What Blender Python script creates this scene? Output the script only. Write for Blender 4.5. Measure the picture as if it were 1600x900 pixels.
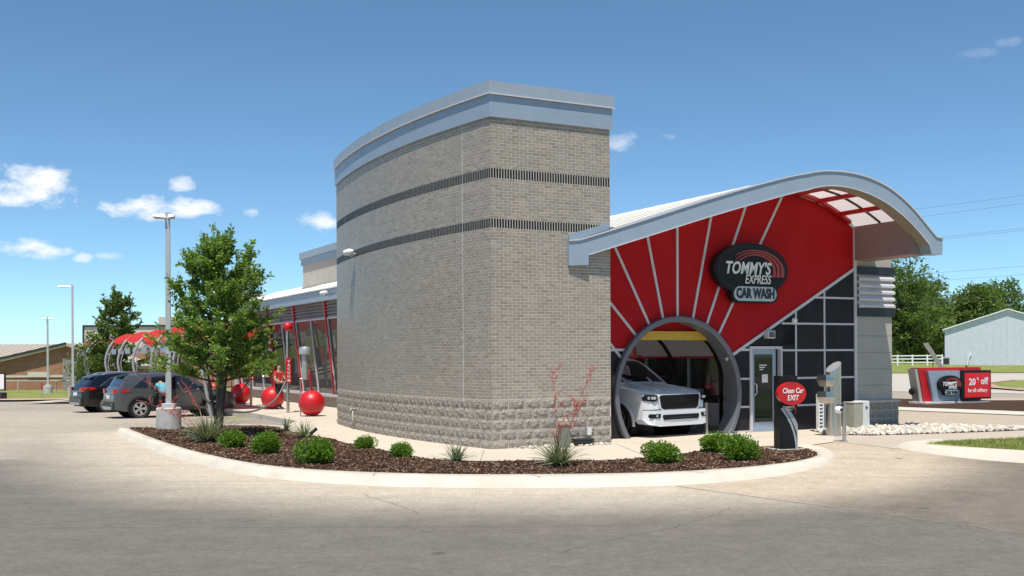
import bpy, bmesh, math, random
from math import sin, cos, pi, sqrt, radians, atan2
from mathutils import Vector, Matrix, Euler, noise
import numpy as np
random.seed(7)
for o in list(bpy.data.objects): bpy.data.objects.remove(o)
S = bpy.context.scene
COL = S.collection

# ------------------------------------------------------------------ camera, sky, sun, exposure
cam = bpy.data.cameras.new('camera'); co = bpy.data.objects.new('camera', cam); COL.objects.link(co)
cam.sensor_width = 36.0; cam.lens = 36.0*1663/1600; cam.shift_y = 107/1600; cam.clip_end = 5000; cam.clip_start = .1
co.matrix_world = Matrix.Translation((0, 0, 1.95)) @ Matrix.Rotation(pi/2, 4, 'X') @ Matrix.Rotation(-.0057, 4, 'Z')
S.camera = co
SUN_AZ, SUN_EL = radians(-96), radians(69)          # direction towards the sun, world XY angle
sun_dir = Vector((cos(SUN_EL)*cos(SUN_AZ), cos(SUN_EL)*sin(SUN_AZ), sin(SUN_EL)))
W = bpy.data.worlds.new('World'); S.world = W; W.use_nodes = True
wn, wl = W.node_tree.nodes, W.node_tree.links
wn.clear()
def wnode(t, **k):
    n = wn.new(t)
    for a, b in k.items(): setattr(n, a, b)
    return n
def wmath(op, a, b=None, c=None):
    n = wn.new('ShaderNodeMath'); n.operation = op
    for i, v in enumerate((a, b, c)):
        if v is None: continue
        if isinstance(v, (int, float)): n.inputs[i].default_value = v
        else: wl.new(v, n.inputs[i])
    return n.outputs[0]
sky = wnode('ShaderNodeTexSky', sky_type='NISHITA', sun_disc=False)
sky.sun_elevation = SUN_EL; sky.sun_rotation = pi/2 - SUN_AZ
sky.altitude = 200; sky.air_density = .6; sky.dust_density = .2; sky.ozone_density = 5.0
tc = wnode('ShaderNodeTexCoord')
sep = wnode('ShaderNodeSeparateXYZ'); wl.new(tc.outputs['Generated'], sep.inputs[0])
az = wmath('ARCTAN2', sep.outputs[0], sep.outputs[1])           # 0 straight ahead (+Y), positive to the right
el = wmath('ARCSINE', sep.outputs[2])
noi = wnode('ShaderNodeTexNoise'); noi.inputs['Scale'].default_value = 26; noi.inputs['Detail'].default_value = 7; noi.inputs['Roughness'].default_value = .62
stretch = wnode('ShaderNodeVectorMath', operation='MULTIPLY'); stretch.inputs[1].default_value = (1, 1, 2.0)
wl.new(tc.outputs['Generated'], stretch.inputs[0]); wl.new(stretch.outputs[0], noi.inputs['Vector'])
nf = noi.outputs['Fac']
# small fair-weather clouds: azimuth, elevation, half width, half height (radians), density
CL = [(-.425, .148, .040, .017, 1.0), (-.475, .139, .045, .011, 1.0), (-.322, .134, .052, .0095, 1.0), (-.285, .134, .030, .008, .9), (-.298, .156, .012, .007, .75), (-.43, .095, .038, .0105, 1.0),
      (-.46, .092, .03, .009, .9), (-.181, .125, .017, .009, .85), (-.240, .132, .008, .004, .6), (.104, .197, .018, .008, .5), (.148, .200, .010, .004, .35), (.413, .252, .018, .005, .13), (.437, .259, .010, .004, .16), (-.383, .088, .008, .004, .6), (-.36, .09, .012, .003, .4)]
rc = random.Random(3)
for i in range(16):
    a = rc.uniform(.75, 2*pi-.85); CL.append((a if a < pi else a-2*pi, rc.uniform(.08, .3), rc.uniform(.02, .08), rc.uniform(.008, .02), rc.uniform(.6, 1)))
tot = None
for (a0, e0, w_, h_, d_) in CL:
    dx = wmath('MULTIPLY', wmath('SUBTRACT', az, a0), 1/w_); dy = wmath('MULTIPLY', wmath('SUBTRACT', el, e0), 1/h_)
    m = wmath('SUBTRACT', 1.0, wmath('ADD', wmath('MULTIPLY', dx, dx), wmath('MULTIPLY', dy, dy)))
    m = wmath('MULTIPLY', wmath('MAXIMUM', m, -3.0), .55)
    m = wmath('ADD', m, wmath('MULTIPLY', wmath('SUBTRACT', nf, .5), 3.4))
    m = wmath('MULTIPLY', wmath('MINIMUM', wmath('MAXIMUM', wmath('MULTIPLY', wmath('SUBTRACT', m, .0), 1.25), 0.0), 1.0), d_)
    tot = m if tot is None else wmath('MAXIMUM', tot, m)
mixc = wnode('ShaderNodeMix', data_type='RGBA')
gain = wnode('ShaderNodeMix', data_type='RGBA', blend_type='MULTIPLY'); gain.inputs[0].default_value = 1
gain.inputs[7].default_value = (1.22, 1.42, 1.31, 1)
wl.new(sky.outputs[0], gain.inputs[6])
wl.new(tot, mixc.inputs[0]); wl.new(gain.outputs[2], mixc.inputs[6]); mixc.inputs[7].default_value = (8.6, 8.8, 9.0, 1)
bg = wnode('ShaderNodeBackground'); bg.inputs[1].default_value = .085
wl.new(mixc.outputs[2], bg.inputs[0])
wo = wnode('ShaderNodeOutputWorld'); wl.new(bg.outputs[0], wo.inputs[0])
sl = bpy.data.lights.new('sun', 'SUN'); so = bpy.data.objects.new('sun', sl); COL.objects.link(so)
sl.energy = 4.2; sl.angle = radians(.53); sl.color = (1, .955, .88)
so.rotation_euler = (-sun_dir).to_track_quat('-Z', 'Y').to_euler(); so.location = (0, -20, 40)
S.view_settings.view_transform = 'Standard'; S.view_settings.look = 'None'; S.view_settings.exposure = .52; S.view_settings.gamma = 1
S.view_settings.use_curve_mapping = False
S.render.engine = 'CYCLES'
S.cycles.max_bounces = 8; S.cycles.transparent_max_bounces = 16

# ------------------------------------------------------------------ materials
M = {}
def s2l(c): return tuple(((x/255+.055)/1.055)**2.4 if x/255 > .04045 else x/255/12.92 for x in c)
class NT:
    def __init__(s, name):
        s.m = bpy.data.materials.new(name); s.m.use_nodes = True; M[name] = s.m
        s.n, s.l = s.m.node_tree.nodes, s.m.node_tree.links
        s.b = s.n['Principled BSDF']; s.out = s.n['Material Output']
    def new(s, t, **k):
        n = s.n.new(t)
        for a, b in k.items():
            if a in n.inputs: n.inputs[a].default_value = b
            else: setattr(n, a, b)
        return n
    def set(s, **k):
        for a, b in k.items():
            a = a.replace('_', ' ')
            s.b.inputs[a].default_value = b
    def link(s, a, b): s.l.new(a, b)
    def math(s, op, a, b=None):
        n = s.n.new('ShaderNodeMath'); n.operation = op
        for i, v in enumerate((a, b)):
            if v is None: continue
            if isinstance(v, (int, float)): n.inputs[i].default_value = v
            else: s.l.new(v, n.inputs[i])
        return n.outputs[0]
    def coord(s, kind='Object'): return s.new('ShaderNodeTexCoord').outputs[kind]
    def noise(s, scale, detail=4, rough=.55, vec=None, dist=0):
        n = s.new('ShaderNodeTexNoise'); n.inputs['Scale'].default_value = scale; n.inputs['Detail'].default_value = detail; n.inputs['Roughness'].default_value = rough
        n.inputs['Distortion'].default_value = dist
        s.link(vec if vec is not None else s.coord(), n.inputs['Vector']); return n.outputs['Fac']
    def ramp(s, fac, stops):
        r = s.new('ShaderNodeValToRGB'); e = r.color_ramp.elements
        while len(e) > 1: e.remove(e[-1])
        e[0].position = stops[0][0]; e[0].color = (*stops[0][1], 1)
        for p, c in stops[1:]:
            k = e.new(p); k.color = (*c, 1)
        s.link(fac, r.inputs[0]); return r.outputs[0]
    def mix(s, fac, a, b, blend='MIX'):
        n = s.n.new('ShaderNodeMix'); n.data_type = 'RGBA'; n.blend_type = blend
        for i, v in ((0, fac), (6, a), (7, b)):
            if isinstance(v, (int, float)): n.inputs[i].default_value = v
            elif isinstance(v, tuple): n.inputs[i].default_value = (*v, 1)
            else: s.l.new(v, n.inputs[i])
        return n.outputs[2]
    def col(s, c): s.link(c, s.b.inputs['Base Color'])
    def bump(s, h, strength=.3, dist=.02):
        b = s.new('ShaderNodeBump'); b.inputs['Strength'].default_value = strength; b.inputs['Distance'].default_value = dist
        s.link(h, b.inputs['Height']); s.link(b.outputs[0], s.b.inputs['Normal'])
def simple(name, c, rough=.5, metal=0, var=.08, scale=6, spec=.5, coat=0, bump=0):
    t = NT(name); t.set(Roughness=rough, Metallic=metal, Specular_IOR_Level=spec, Coat_Weight=coat, Coat_Roughness=.05)
    n = t.noise(scale, 5)
    a = tuple(x*(1-var) for x in c); b = tuple(min(1, x*(1+var)) for x in c)
    t.col(t.ramp(n, [(.3, a), (.7, b)]))
    if bump: t.bump(t.noise(scale*6, 3), bump, .01)
    return t
def island_var(t, c, amt, tint=None):
    """colour c varied by piece (random per island and per object)"""
    g = t.new('ShaderNodeNewGeometry').outputs['Random Per Island']; o = t.new('ShaderNodeObjectInfo').outputs['Random']
    f = t.math('FRACT', t.math('ADD', g, t.math('MULTIPLY', o, 7.31)))
    a = tuple(x*(1-amt) for x in c); b = tuple(x*(1+amt) for x in c)
    st = [(0, a), (.5, c), (1, b)] if tint is None else [(0, a), (.3, c), (.62, tint), (1, b)]
    return t.ramp(f, st)
# brick: brown-grey glazed utility brick
t = NT('brick'); t.set(Roughness=.36, Specular_IOR_Level=.38)
c = island_var(t, (.320, .269, .216), .24, (.294, .258, .222))
t.col(t.mix(t.noise(40, 4), c, (.20, .165, .13), 'MIX') if False else t.mix(.25, c, t.ramp(t.noise(9, 5), [(.3, (.20, .163, .125)), (.7, (.385, .322, .256))])))
t.bump(t.noise(60, 4), .12, .004)
simple('mortar', (.62, .555, .46), .9, var=.12, scale=15, bump=.2)
t = NT('black_brick'); t.set(Roughness=.5); t.col(island_var(t, (.012, .012, .014), .5))
t = NT('split_stone'); t.set(Roughness=.9, Specular_IOR_Level=.2)
c = island_var(t, (.36, .318, .272), .22, (.32, .288, .255))
n = t.noise(17, 9, .78)
t.col(t.mix(.72, c, t.ramp(n, [(.34, (.085, .072, .058)), (.48, (.28, .245, .205)), (.68, (.52, .46, .395))]))); t.bump(t.noise(38, 6, .7), .7, .02)
t = simple('grey_metal', s2l((150, 163, 177)), .38, .15, .04, 3, .5)
simple('coping_metal', s2l((162, 171, 180)), .4, .25, .05, 3)
simple('trim_silver', s2l((200, 196, 198)), .45, .1, .03)
t = NT('red_wall'); t.set(Roughness=.6, Specular_IOR_Level=.15)
n = t.noise(1.3, 6, .6)
t.col(t.ramp(n, [(.3, (.39, .006, .010)), (.7, (.47, .009, .013))])); t.bump(t.noise(150, 3), .08, .003)
t = NT('dark_panel'); t.set(Roughness=.45, Specular_IOR_Level=.16)
t.col(t.ramp(t.noise(2.2, 6, .6), [(.3, (.014, .013, .016)), (.75, (.028, .026, .03))]))
simple('ring_grey', (.145, .15, .17), .42, .2, .06, 4)
simple('tan_panel', (.40, .37, .325), .6, var=.05, scale=3, bump=.05)
simple('tan_soffit', (.42, .38, .31), .6, var=.04)
simple('eave_brown', (.27, .185, .165), .6, var=.06)
simple('beam_soffit', (.30, .25, .19), .6, var=.06)
simple('navy_band', (.014, .018, .028), .45)
simple('white_roof', (.60, .59, .55), .5, .05, .05, 2)
simple('red_paint', (.45, .012, .012), .4, coat=.3)
simple('red_gloss', (.50, .008, .012), .42, coat=.12, var=.12)
t = NT('skylight'); t.set(Roughness=.35, Base_Color=(.8, .76, .74, 1), Transmission_Weight=0)
tr = t.new('ShaderNodeBsdfTranslucent'); tr.inputs[0].default_value = (.86, .80, .78, 1); mx = t.new('ShaderNodeMixShader'); mx.inputs[0].default_value = .72
t.link(t.b.outputs[0], mx.inputs[1]); t.link(tr.outputs[0], mx.inputs[2]); t.link(mx.outputs[0], t.out.inputs[0])
t = simple('roof_light', (.62, .61, .57), .5, 0, .04, 2)
tr = t.new('ShaderNodeBsdfTranslucent'); tr.inputs[0].default_value = (.8, .8, .78, 1); mx = t.new('ShaderNodeMixShader'); mx.inputs[0].default_value = .45
t.link(t.b.outputs[0], mx.inputs[1]); t.link(tr.outputs[0], mx.inputs[2]); t.link(mx.outputs[0], t.out.inputs[0])
simple('yellow', (.56, .36, .03), .5, var=.1)
simple('yellow_red', (.38, .012, .012), .6)
simple('white_panel', (.62, .60, .62), .5, var=.05, scale=2)
simple('dark_rib', (.05, .045, .042), .4, .5)
def glass(name, tint, mixf=.5, rough=.02):
    t = NT(name); t.set(Base_Color=(*tint, 1), Roughness=rough, Specular_IOR_Level=.6)
    tr = t.new('ShaderNodeBsdfTransparent'); tr.inputs[0].default_value = (.75, .82, .82, 1)
    mx = t.new('ShaderNodeMixShader'); mx.inputs[0].default_value = mixf
    t.link(t.b.outputs[0], mx.inputs[1]); t.link(tr.outputs[0], mx.inputs[2]); t.link(mx.outputs[0], t.out.inputs[0])
glass('store_glass', (.02, .026, .028), .42); glass('door_glass', (.025, .035, .03), .35)
t = NT('car_glass'); t.set(Base_Color=(.012, .016, .02, 1), Roughness=.03, Specular_IOR_Level=.7)
simple('black_paint', (.009, .010, .012), .42, spec=.25)
simple('black_plastic', (.02, .02, .021), .55, bump=.1)
simple('white_paint', (.78, .78, .78), .4)
simple('lettering_white', (.78, .78, .76), .5, var=.02)
simple('lettering_dark', (.012, .018, .028), .5, var=.02)
simple('pill_grey', (.46, .52, .55), .45, var=.02)
simple('sign_arc', (.36, .05, .045), .5, var=.1)
t = NT('steel'); t.set(Metallic=1.0, Roughness=.27)
mp = t.new('ShaderNodeMapping'); mp.inputs['Scale'].default_value = (30, 30, .8); t.link(t.coord(), mp.inputs[0])
t.col(t.ramp(t.noise(4, 3, vec=mp.outputs[0]), [(.3, (.42, .40, .37)), (.7, (.60, .58, .55))]))
simple('galvanised', (.44, .45, .46), .45, .55, .08, 5)
simple('pole_grey', (.47, .48, .49), .5, .3, .06, 3)
simple('concrete_base', (.46, .45, .42), .85, var=.2, scale=5, bump=.25)
# concrete pavements
def concrete(name, c, var=.1, scale=1.2):
    t = NT(name); t.set(Roughness=.88, Specular_IOR_Level=.25)
    big = t.noise(scale*.35, 6, .6); fine = t.noise(scale*45, 5, .7)
    a = t.ramp(big, [(.3, tuple(x*(1-var) for x in c)), (.7, tuple(x*(1+var) for x in c))])
    t.col(t.mix(.35, a, t.ramp(fine, [(.3, tuple(x*.72 for x in c)), (.7, tuple(x*1.2 for x in c))]))); t.bump(fine, .15, .006)
    return t
concrete('sidewalk', (.52, .455, .365), .07); concrete('kerb', (.54, .49, .41), .16, 4); concrete('drive', (.43, .37, .30), .1)
# the lot: concrete darker away from the kerbs (per-vertex tone attribute), seams
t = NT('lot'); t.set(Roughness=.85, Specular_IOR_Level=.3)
at = t.new('ShaderNodeAttribute'); at.attribute_name = 'lot_tone'
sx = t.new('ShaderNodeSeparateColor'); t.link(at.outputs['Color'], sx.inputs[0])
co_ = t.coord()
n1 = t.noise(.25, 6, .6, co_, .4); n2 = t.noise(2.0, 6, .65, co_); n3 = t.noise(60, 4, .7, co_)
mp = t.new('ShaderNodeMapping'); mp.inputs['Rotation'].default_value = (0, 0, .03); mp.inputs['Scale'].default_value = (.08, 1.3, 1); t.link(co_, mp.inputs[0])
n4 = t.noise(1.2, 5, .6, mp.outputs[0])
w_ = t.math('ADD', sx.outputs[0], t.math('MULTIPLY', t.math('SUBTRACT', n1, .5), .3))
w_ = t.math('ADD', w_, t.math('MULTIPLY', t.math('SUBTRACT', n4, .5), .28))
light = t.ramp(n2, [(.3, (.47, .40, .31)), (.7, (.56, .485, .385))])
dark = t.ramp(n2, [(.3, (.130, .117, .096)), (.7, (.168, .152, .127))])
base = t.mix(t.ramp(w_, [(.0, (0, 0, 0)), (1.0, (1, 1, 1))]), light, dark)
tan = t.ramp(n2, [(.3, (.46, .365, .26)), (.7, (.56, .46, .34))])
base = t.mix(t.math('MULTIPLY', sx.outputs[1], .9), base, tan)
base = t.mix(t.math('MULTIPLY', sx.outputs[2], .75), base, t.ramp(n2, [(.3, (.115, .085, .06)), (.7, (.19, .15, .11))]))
n5 = t.noise(7, 7, .75, co_); n6 = t.noise(26, 5, .75, co_)
base = t.mix(.4, base, t.ramp(n5, [(.28, (.28, .28, .28)), (.72, (.72, .72, .72))]), 'OVERLAY')
base = t.mix(.5, base, t.ramp(n6, [(.3, (.25, .25, .25)), (.7, (.75, .75, .75))]), 'OVERLAY')
vs_ = t.new('ShaderNodeTexVoronoi'); vs_.inputs['Scale'].default_value = .55; t.link(co_, vs_.inputs['Vector'])
sp_ = t.math('MULTIPLY', t.math('LESS_THAN', t.math('ADD', vs_.outputs['Distance'], t.math('MULTIPLY', n5, .10)), .10), .55)
base = t.mix(sp_, base, (.05, .045, .04))
mp2 = t.new('ShaderNodeMapping'); mp2.inputs['Scale'].default_value = (.035, 4.5, 1); mp2.inputs['Rotation'].default_value = (0, 0, -.12); t.link(co_, mp2.inputs[0])
tyre_ = t.ramp(t.noise(1.0, 3, .5, mp2.outputs[0]), [(.56, (0, 0, 0)), (.68, (1, 1, 1))])
base = t.mix(t.math('MULTIPLY', tyre_, .14), base, (.06, .055, .05))
base = t.mix(t.math('MULTIPLY', t.ramp(t.math('SUBTRACT', n3, 0), [(.35, (0, 0, 0)), (.75, (1, 1, 1))]), .38), base, (.08, .075, .065))
# fine cracks
vo = t.new('ShaderNodeTexVoronoi', feature='DISTANCE_TO_EDGE'); vo.inputs['Scale'].default_value = .16
wv = t.new('ShaderNodeMix'); wv.data_type = 'VECTOR'; wv.inputs[0].default_value = .12
nn = t.new('ShaderNodeTexNoise'); nn.inputs['Scale'].default_value = 1.1; nn.inputs['Detail'].default_value = 6; t.link(co_, nn.inputs[0]); t.link(co_, wv.inputs[4]); t.link(nn.outputs['Color'], wv.inputs[5])
t.link(wv.outputs[1], vo.inputs['Vector'])
cr = t.math('MULTIPLY', t.math('LESS_THAN', vo.outputs['Distance'], .0007), .16)
base = t.mix(cr, base, (.06, .055, .05))
t.col(base); t.bump(n3, .25, .008)
t = NT('seam'); t.set(Roughness=.9); t.col(t.ramp(t.noise(3, 5, .7), [(.35, (.20, .18, .155)), (.65, (.34, .31, .265))]))
simple('crack', (.085, .078, .068), .95, var=.5, scale=8)
t = NT('mulch'); t.set(Roughness=.95, Specular_IOR_Level=.1)
t.col(t.ramp(t.noise(30, 8, .75), [(.3, (.025, .014, .009)), (.52, (.080, .045, .030)), (.75, (.19, .115, .078))])); t.bump(t.noise(45, 6, .75), 1, .05)
t = NT('chips'); t.set(Roughness=.9, Specular_IOR_Level=.15)
g_ = t.new('ShaderNodeNewGeometry').outputs['Random Per Island']
t.col(t.ramp(g_, [(0, (.035, .018, .012)), (.5, (.100, .053, .034)), (.85, (.17, .097, .064)), (.96, (.32, .22, .155)), (1, (.42, .32, .24))]))
t = NT('white_rock'); t.set(Roughness=.85); t.col(t.mix(.35, island_var(t, (.52, .475, .40), .4), t.ramp(t.noise(18, 5), [(.3, (.28, .235, .18)), (.7, (.74, .69, .60))]))); t.bump(t.noise(25, 4), .3, .01)
def foliage(name, dark, mid, lite, trans=.35, rough=.5):
    t = NT(name); t.set(Roughness=rough, Specular_IOR_Level=.3)
    r = t.new('ShaderNodeNewGeometry').outputs['Random Per Island']
    f = t.math('ADD', t.math('MULTIPLY', r, .6), t.math('MULTIPLY', t.noise(1.6, 4), .4))
    c = t.ramp(f, [(.15, dark), (.5, mid), (.85, lite)]); t.col(c)
    tr = t.new('ShaderNodeBsdfTranslucent'); t.link(t.mix(.5, c, (lite[0]*1.5, lite[1]*1.5, lite[2]*.8)), tr.inputs[0])
    mx = t.new('ShaderNodeMixShader'); mx.inputs[0].default_value = trans
    t.link(t.b.outputs[0], mx.inputs[1]); t.link(tr.outputs[0], mx.inputs[2]); t.link(mx.outputs[0], t.out.inputs[0])
foliage('leaf_tree', (.045, .10, .016), (.13, .235, .04), (.28, .40, .085), .42)
foliage('leaf_shrub', (.035, .09, .010), (.10, .21, .02), (.22, .36, .04))
foliage('leaf_far', (.036, .07, .016), (.095, .16, .034), (.20, .27, .065))
foliage('leaf_yucca', (.10, .13, .065), (.19, .23, .13), (.34, .37, .23), .2)
foliage('grass_blade', (.10, .13, .025), (.19, .24, .05), (.33, .34, .11), .25)
foliage('red_flower', (.34, .035, .03), (.52, .07, .06), (.66, .16, .13), .3)
simple('bark', (.085, .07, .058), .9, var=.35, scale=20, bump=.6)
simple('stalk', (.33, .10, .08), .7)
t = NT('grass'); t.set(Roughness=.95, Specular_IOR_Level=.1)
t.col(t.ramp(t.math('ADD', t.math('MULTIPLY', t.noise(.7, 6, .65), .6), t.math('MULTIPLY', t.noise(25, 5, .7), .4)), [(.3, (.105, .135, .03)), (.5, (.19, .22, .06)), (.7, (.32, .30, .13))])); t.bump(t.noise(40, 4), .5, .04)
t = NT('earth'); t.set(Roughness=.95, Specular_IOR_Level=.1)
t.col(t.ramp(t.noise(.05, 8, .65), [(.3, (.14, .16, .06)), (.55, (.24, .24, .11)), (.75, (.33, .29, .17))]))
def brick_far(name, c1, c2, mo, scale):
    t = NT(name); t.set(Roughness=.85)
    b = t.new('ShaderNodeTexBrick'); b.inputs['Scale'].default_value = scale; b.inputs['Color1'].default_value = (*c1, 1); b.inputs['Color2'].default_value = (*c2, 1); b.inputs['Mortar'].default_value = (*mo, 1)
    b.inputs['Mortar Size'].default_value = .012; b.inputs['Brick Width'].default_value = .45; b.inputs['Row Height'].default_value = .15
    mp = t.new('ShaderNodeMapping'); mp.inputs['Rotation'].default_value = (pi/2, 0, 0); t.link(t.coord(), mp.inputs[0]); t.link(mp.outputs[0], b.inputs['Vector'])
    t.col(t.mix(.45, b.outputs[0], t.ramp(t.noise(.9, 6, .7), [(.3, tuple(x*.55 for x in c1)), (.7, tuple(x*1.5 for x in c2))])))
brick_far('brick_far', (.37, .175, .095), (.27, .125, .07), (.36, .27, .2), 1.0)
simple('tan_metal_roof', (.50, .43, .35), .5, .2, .05, 2)
simple('stucco', (.55, .50, .42), .85, var=.06, scale=2)
simple('wood_grey', (.26, .235, .21), .85, var=.25, scale=5)
simple('white_siding', (.60, .63, .69), .5, .15, .06, 2)
simple('white_fence', (.78, .78, .76), .55)
simple('rust_rail', (.40, .36, .31), .7)
simple('terracotta', (.42, .26, .19), .85, var=.15, scale=4)
simple('asphalt_far', (.42, .385, .33), .9, var=.1, scale=1)
simple('wire', (.05, .05, .05), .7)
simple('cloth_red', (.50, .02, .025), .8); simple('cloth_dark', (.018, .020, .026), .85); simple('cloth_blue', (.10, .33, .40), .8); simple('skin', (.46, .27, .19), .6); simple('hair', (.035, .022, .015), .6)
t = NT('paint_white_car'); t.set(Base_Color=(.66, .675, .71, 1), Roughness=.3, Coat_Weight=.8, Coat_Roughness=.04)
t = NT('paint_grey_car'); t.set(Base_Color=(.085, .092, .10, 1), Roughness=.3, Metallic=.4, Coat_Weight=.6, Coat_Roughness=.03)
t = NT('paint_navy_car'); t.set(Base_Color=(.003, .004, .007, 1), Roughness=.25, Metallic=.0, Coat_Weight=.35, Coat_Roughness=.03)
t = NT('chrome'); t.set(Base_Color=(.75, .75, .76, 1), Metallic=1, Roughness=.12)
t = NT('alloy'); t.set(Base_Color=(.62, .62, .62, 1), Metallic=.75, Roughness=.3)
t = NT('tyre'); t.set(Base_Color=(.018, .018, .018, 1), Roughness=.8)
t = NT('tail_red'); t.set(Base_Color=(.42, .008, .012, 1), Roughness=.12, Coat_Weight=1)
t = NT('lamp_clear'); t.set(Base_Color=(.55, .56, .56, 1), Roughness=.1, Metallic=.5, Coat_Weight=1)
t = NT('grille_dark'); t.set(Base_Color=(.010, .010, .011, 1), Roughness=.6, Specular_IOR_Level=.2)
t = NT('canopy_red'); t.set(Base_Color=(.62, .035, .03, 1), Roughness=.7)
tr = t.new('ShaderNodeBsdfTranslucent'); tr.inputs[0].default_value = (.8, .06, .05, 1); mx = t.new('ShaderNodeMixShader'); mx.inputs[0].default_value = .45
t.link(t.b.outputs[0], mx.inputs[1]); t.link(tr.outputs[0], mx.inputs[2]); t.link(mx.outputs[0], t.out.inputs[0])
t = NT('led_red'); t.set(Base_Color=(.42, .01, .014, 1), Roughness=.35, Emission_Color=(.8, .01, .02, 1), Emission_Strength=.18)
simple('paper', (.75, .74, .72), .7); simple('utility_white', (.66, .66, .63), .6, var=.1, scale=4); simple('utility_tan', (.36, .34, .27), .75, var=.15, scale=6)
simple('box_green', (.16, .17, .14), .6)
simple('wet_floor', (.05, .048, .045), .35, var=.3, scale=2)
simple('hose', (.12, .12, .125), .5)

# ------------------------------------------------------------------ mesh helpers
def link(o, parent=None):
    COL.objects.link(o)
    if parent is not None: o.parent = parent
    return o
def obj(name, mesh, mat=None, parent=None, smooth=False):
    if mat is not None:
        for m in (mat if isinstance(mat, (list, tuple)) else [mat]): mesh.materials.append(M[m])
    if smooth: mesh.polygons.foreach_set('use_smooth', [True]*len(mesh.polygons))
    return link(bpy.data.objects.new(name, mesh), parent)
def tag(o, label=None, cat=None, group=None, kind=None):
    if label: o['label'] = label
    if cat: o['category'] = cat
    if group: o['group'] = group
    if kind: o['kind'] = kind
    return o
def thing(name, label, cat, loc=(0, 0, 0), rz=0, group=None, rot=None):
    o = bpy.data.objects.new(name, None); o.empty_display_size = .2; link(o)
    o.location = loc; o.rotation_euler = rot if rot else (0, 0, rz)
    return tag(o, label, cat, group)
class MB:
    def __init__(s): s.v, s.f, s.mi, s.m = [], [], [], 0
    def add(s, vs, fs, mi=None):
        k = len(s.v); s.v += [tuple(x) for x in vs]; s.f += [tuple(i+k for i in f) for f in fs]; s.mi += [s.m if mi is None else mi]*len(fs); return s
    def box(s, x0, x1, y0, y1, z0, z1, mi=None):
        return s.add([(x0, y0, z0), (x1, y0, z0), (x1, y1, z0), (x0, y1, z0), (x0, y0, z1), (x1, y0, z1), (x1, y1, z1), (x0, y1, z1)],
                     [(0, 3, 2, 1), (4, 5, 6, 7), (0, 1, 5, 4), (1, 2, 6, 5), (2, 3, 7, 6), (3, 0, 4, 7)], mi)
    def bbox(s, x0, x1, y0, y1, z0, z1, b=.01, mi=None):
        """box with chamfered edges"""
        vs, fs = [], []
        bm = bmesh.new(); bmesh.ops.create_cube(bm, size=1)
        for v in bm.verts: v.co = Vector(((x0+x1)/2+v.co.x*(x1-x0), (y0+y1)/2+v.co.y*(y1-y0), (z0+z1)/2+v.co.z*(z1-z0)))
        bmesh.ops.bevel(bm, geom=bm.edges[:], offset=b, segments=2, affect='EDGES', profile=.5)
        bm.verts.index_update()
        s.add([v.co for v in bm.verts], [[v.index for v in f.verts] for f in bm.faces], mi); bm.free(); return s
    def prism(s, poly, d0, d1, axis='y', mi=None):
        """polygon in the other two axes, extruded along axis; poly counter-clockwise or not"""
        P = {'y': lambda p, d: (p[0], d, p[1]), 'x': lambda p, d: (d, p[0], p[1]), 'z': lambda p, d: (p[0], p[1], d)}[axis]
        n = len(poly)
        return s.add([P(p, d0) for p in poly]+[P(p, d1) for p in poly], [tuple(range(n)), tuple(range(2*n-1, n-1, -1))]+[(i, i+n, (i+1) % n+n, (i+1) % n) for i in range(n)], mi)
    def tube(s, pts, r, n=8, cap=True, mi=None, sq=False):
        pts = [Vector(p) for p in pts]; rs = r if isinstance(r, (list, tuple)) else [r]*len(pts)
        k0 = len(s.v); vs, fs = [], []
        up = None
        for i, p in enumerate(pts):
            t = (pts[min(i+1, len(pts)-1)]-pts[max(i-1, 0)]).normalized()
            if up is None:
                up = Vector((0, 0, 1)) if abs(t.z) < .9 else Vector((1, 0, 0))
            a = t.cross(up).normalized(); b = a.cross(t).normalized(); up = b
            for j in range(n):
                an = 2*pi*j/n + (pi/4 if sq else 0); vs.append(p+(a*cos(an)+b*sin(an))*rs[i])
        for i in range(len(pts)-1):
            for j in range(n): fs.append((i*n+j, i*n+(j+1) % n, (i+1)*n+(j+1) % n, (i+1)*n+j))
        if cap: fs += [tuple(range(n-1, -1, -1)), tuple((len(pts)-1)*n+j for j in range(n))]
        return s.add(vs, fs, mi)
    def lathe(s, prof, n=24, c=(0, 0, 0), axis='z', mi=None, a0=0, a1=2*pi):
        vs, fs = [], []; m = len(prof); full = abs(a1-a0-2*pi) < 1e-6; k = n if full else n+1
        for i in range(k):
            a = a0+(a1-a0)*i/n
            for r, h in prof:
                x, y, z = r*cos(a), r*sin(a), h
                if axis == 'y': x, y, z = r*cos(a), h, r*sin(a)
                if axis == 'x': x, y, z = h, r*cos(a), r*sin(a)
                vs.append((c[0]+x, c[1]+y, c[2]+z))
        for i in range(n):
            for j in range(m-1):
                A, B = i*m+j, ((i+1) % k)*m+j; fs.append((A, B, B+1, A+1))
        return s.add(vs, fs, mi)
    def quad(s, a, b, c, d, mi=None): return s.add([a, b, c, d], [(0, 1, 2, 3)], mi)
    def build(s, name, mat, parent=None, smooth=False, fix=True, auto=None):
        me = bpy.data.meshes.new(name); me.from_pydata(s.v, [], s.f)
        if isinstance(mat, (list, tuple)): me.polygons.foreach_set('material_index', s.mi)
        if fix:
            bm = bmesh.new(); bm.from_mesh(me); bmesh.ops.recalc_face_normals(bm, faces=bm.faces[:])
            if auto is not None:
                for f in bm.faces: f.smooth = True
                for e in bm.edges:
                    if len(e.link_faces) == 2 and e.calc_face_angle(0) > auto: e.smooth = False
                    elif len(e.link_faces) != 2: e.smooth = False
            bm.to_mesh(me); bm.free()
        me.update()
        return obj(name, me, mat, parent, smooth)
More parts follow.
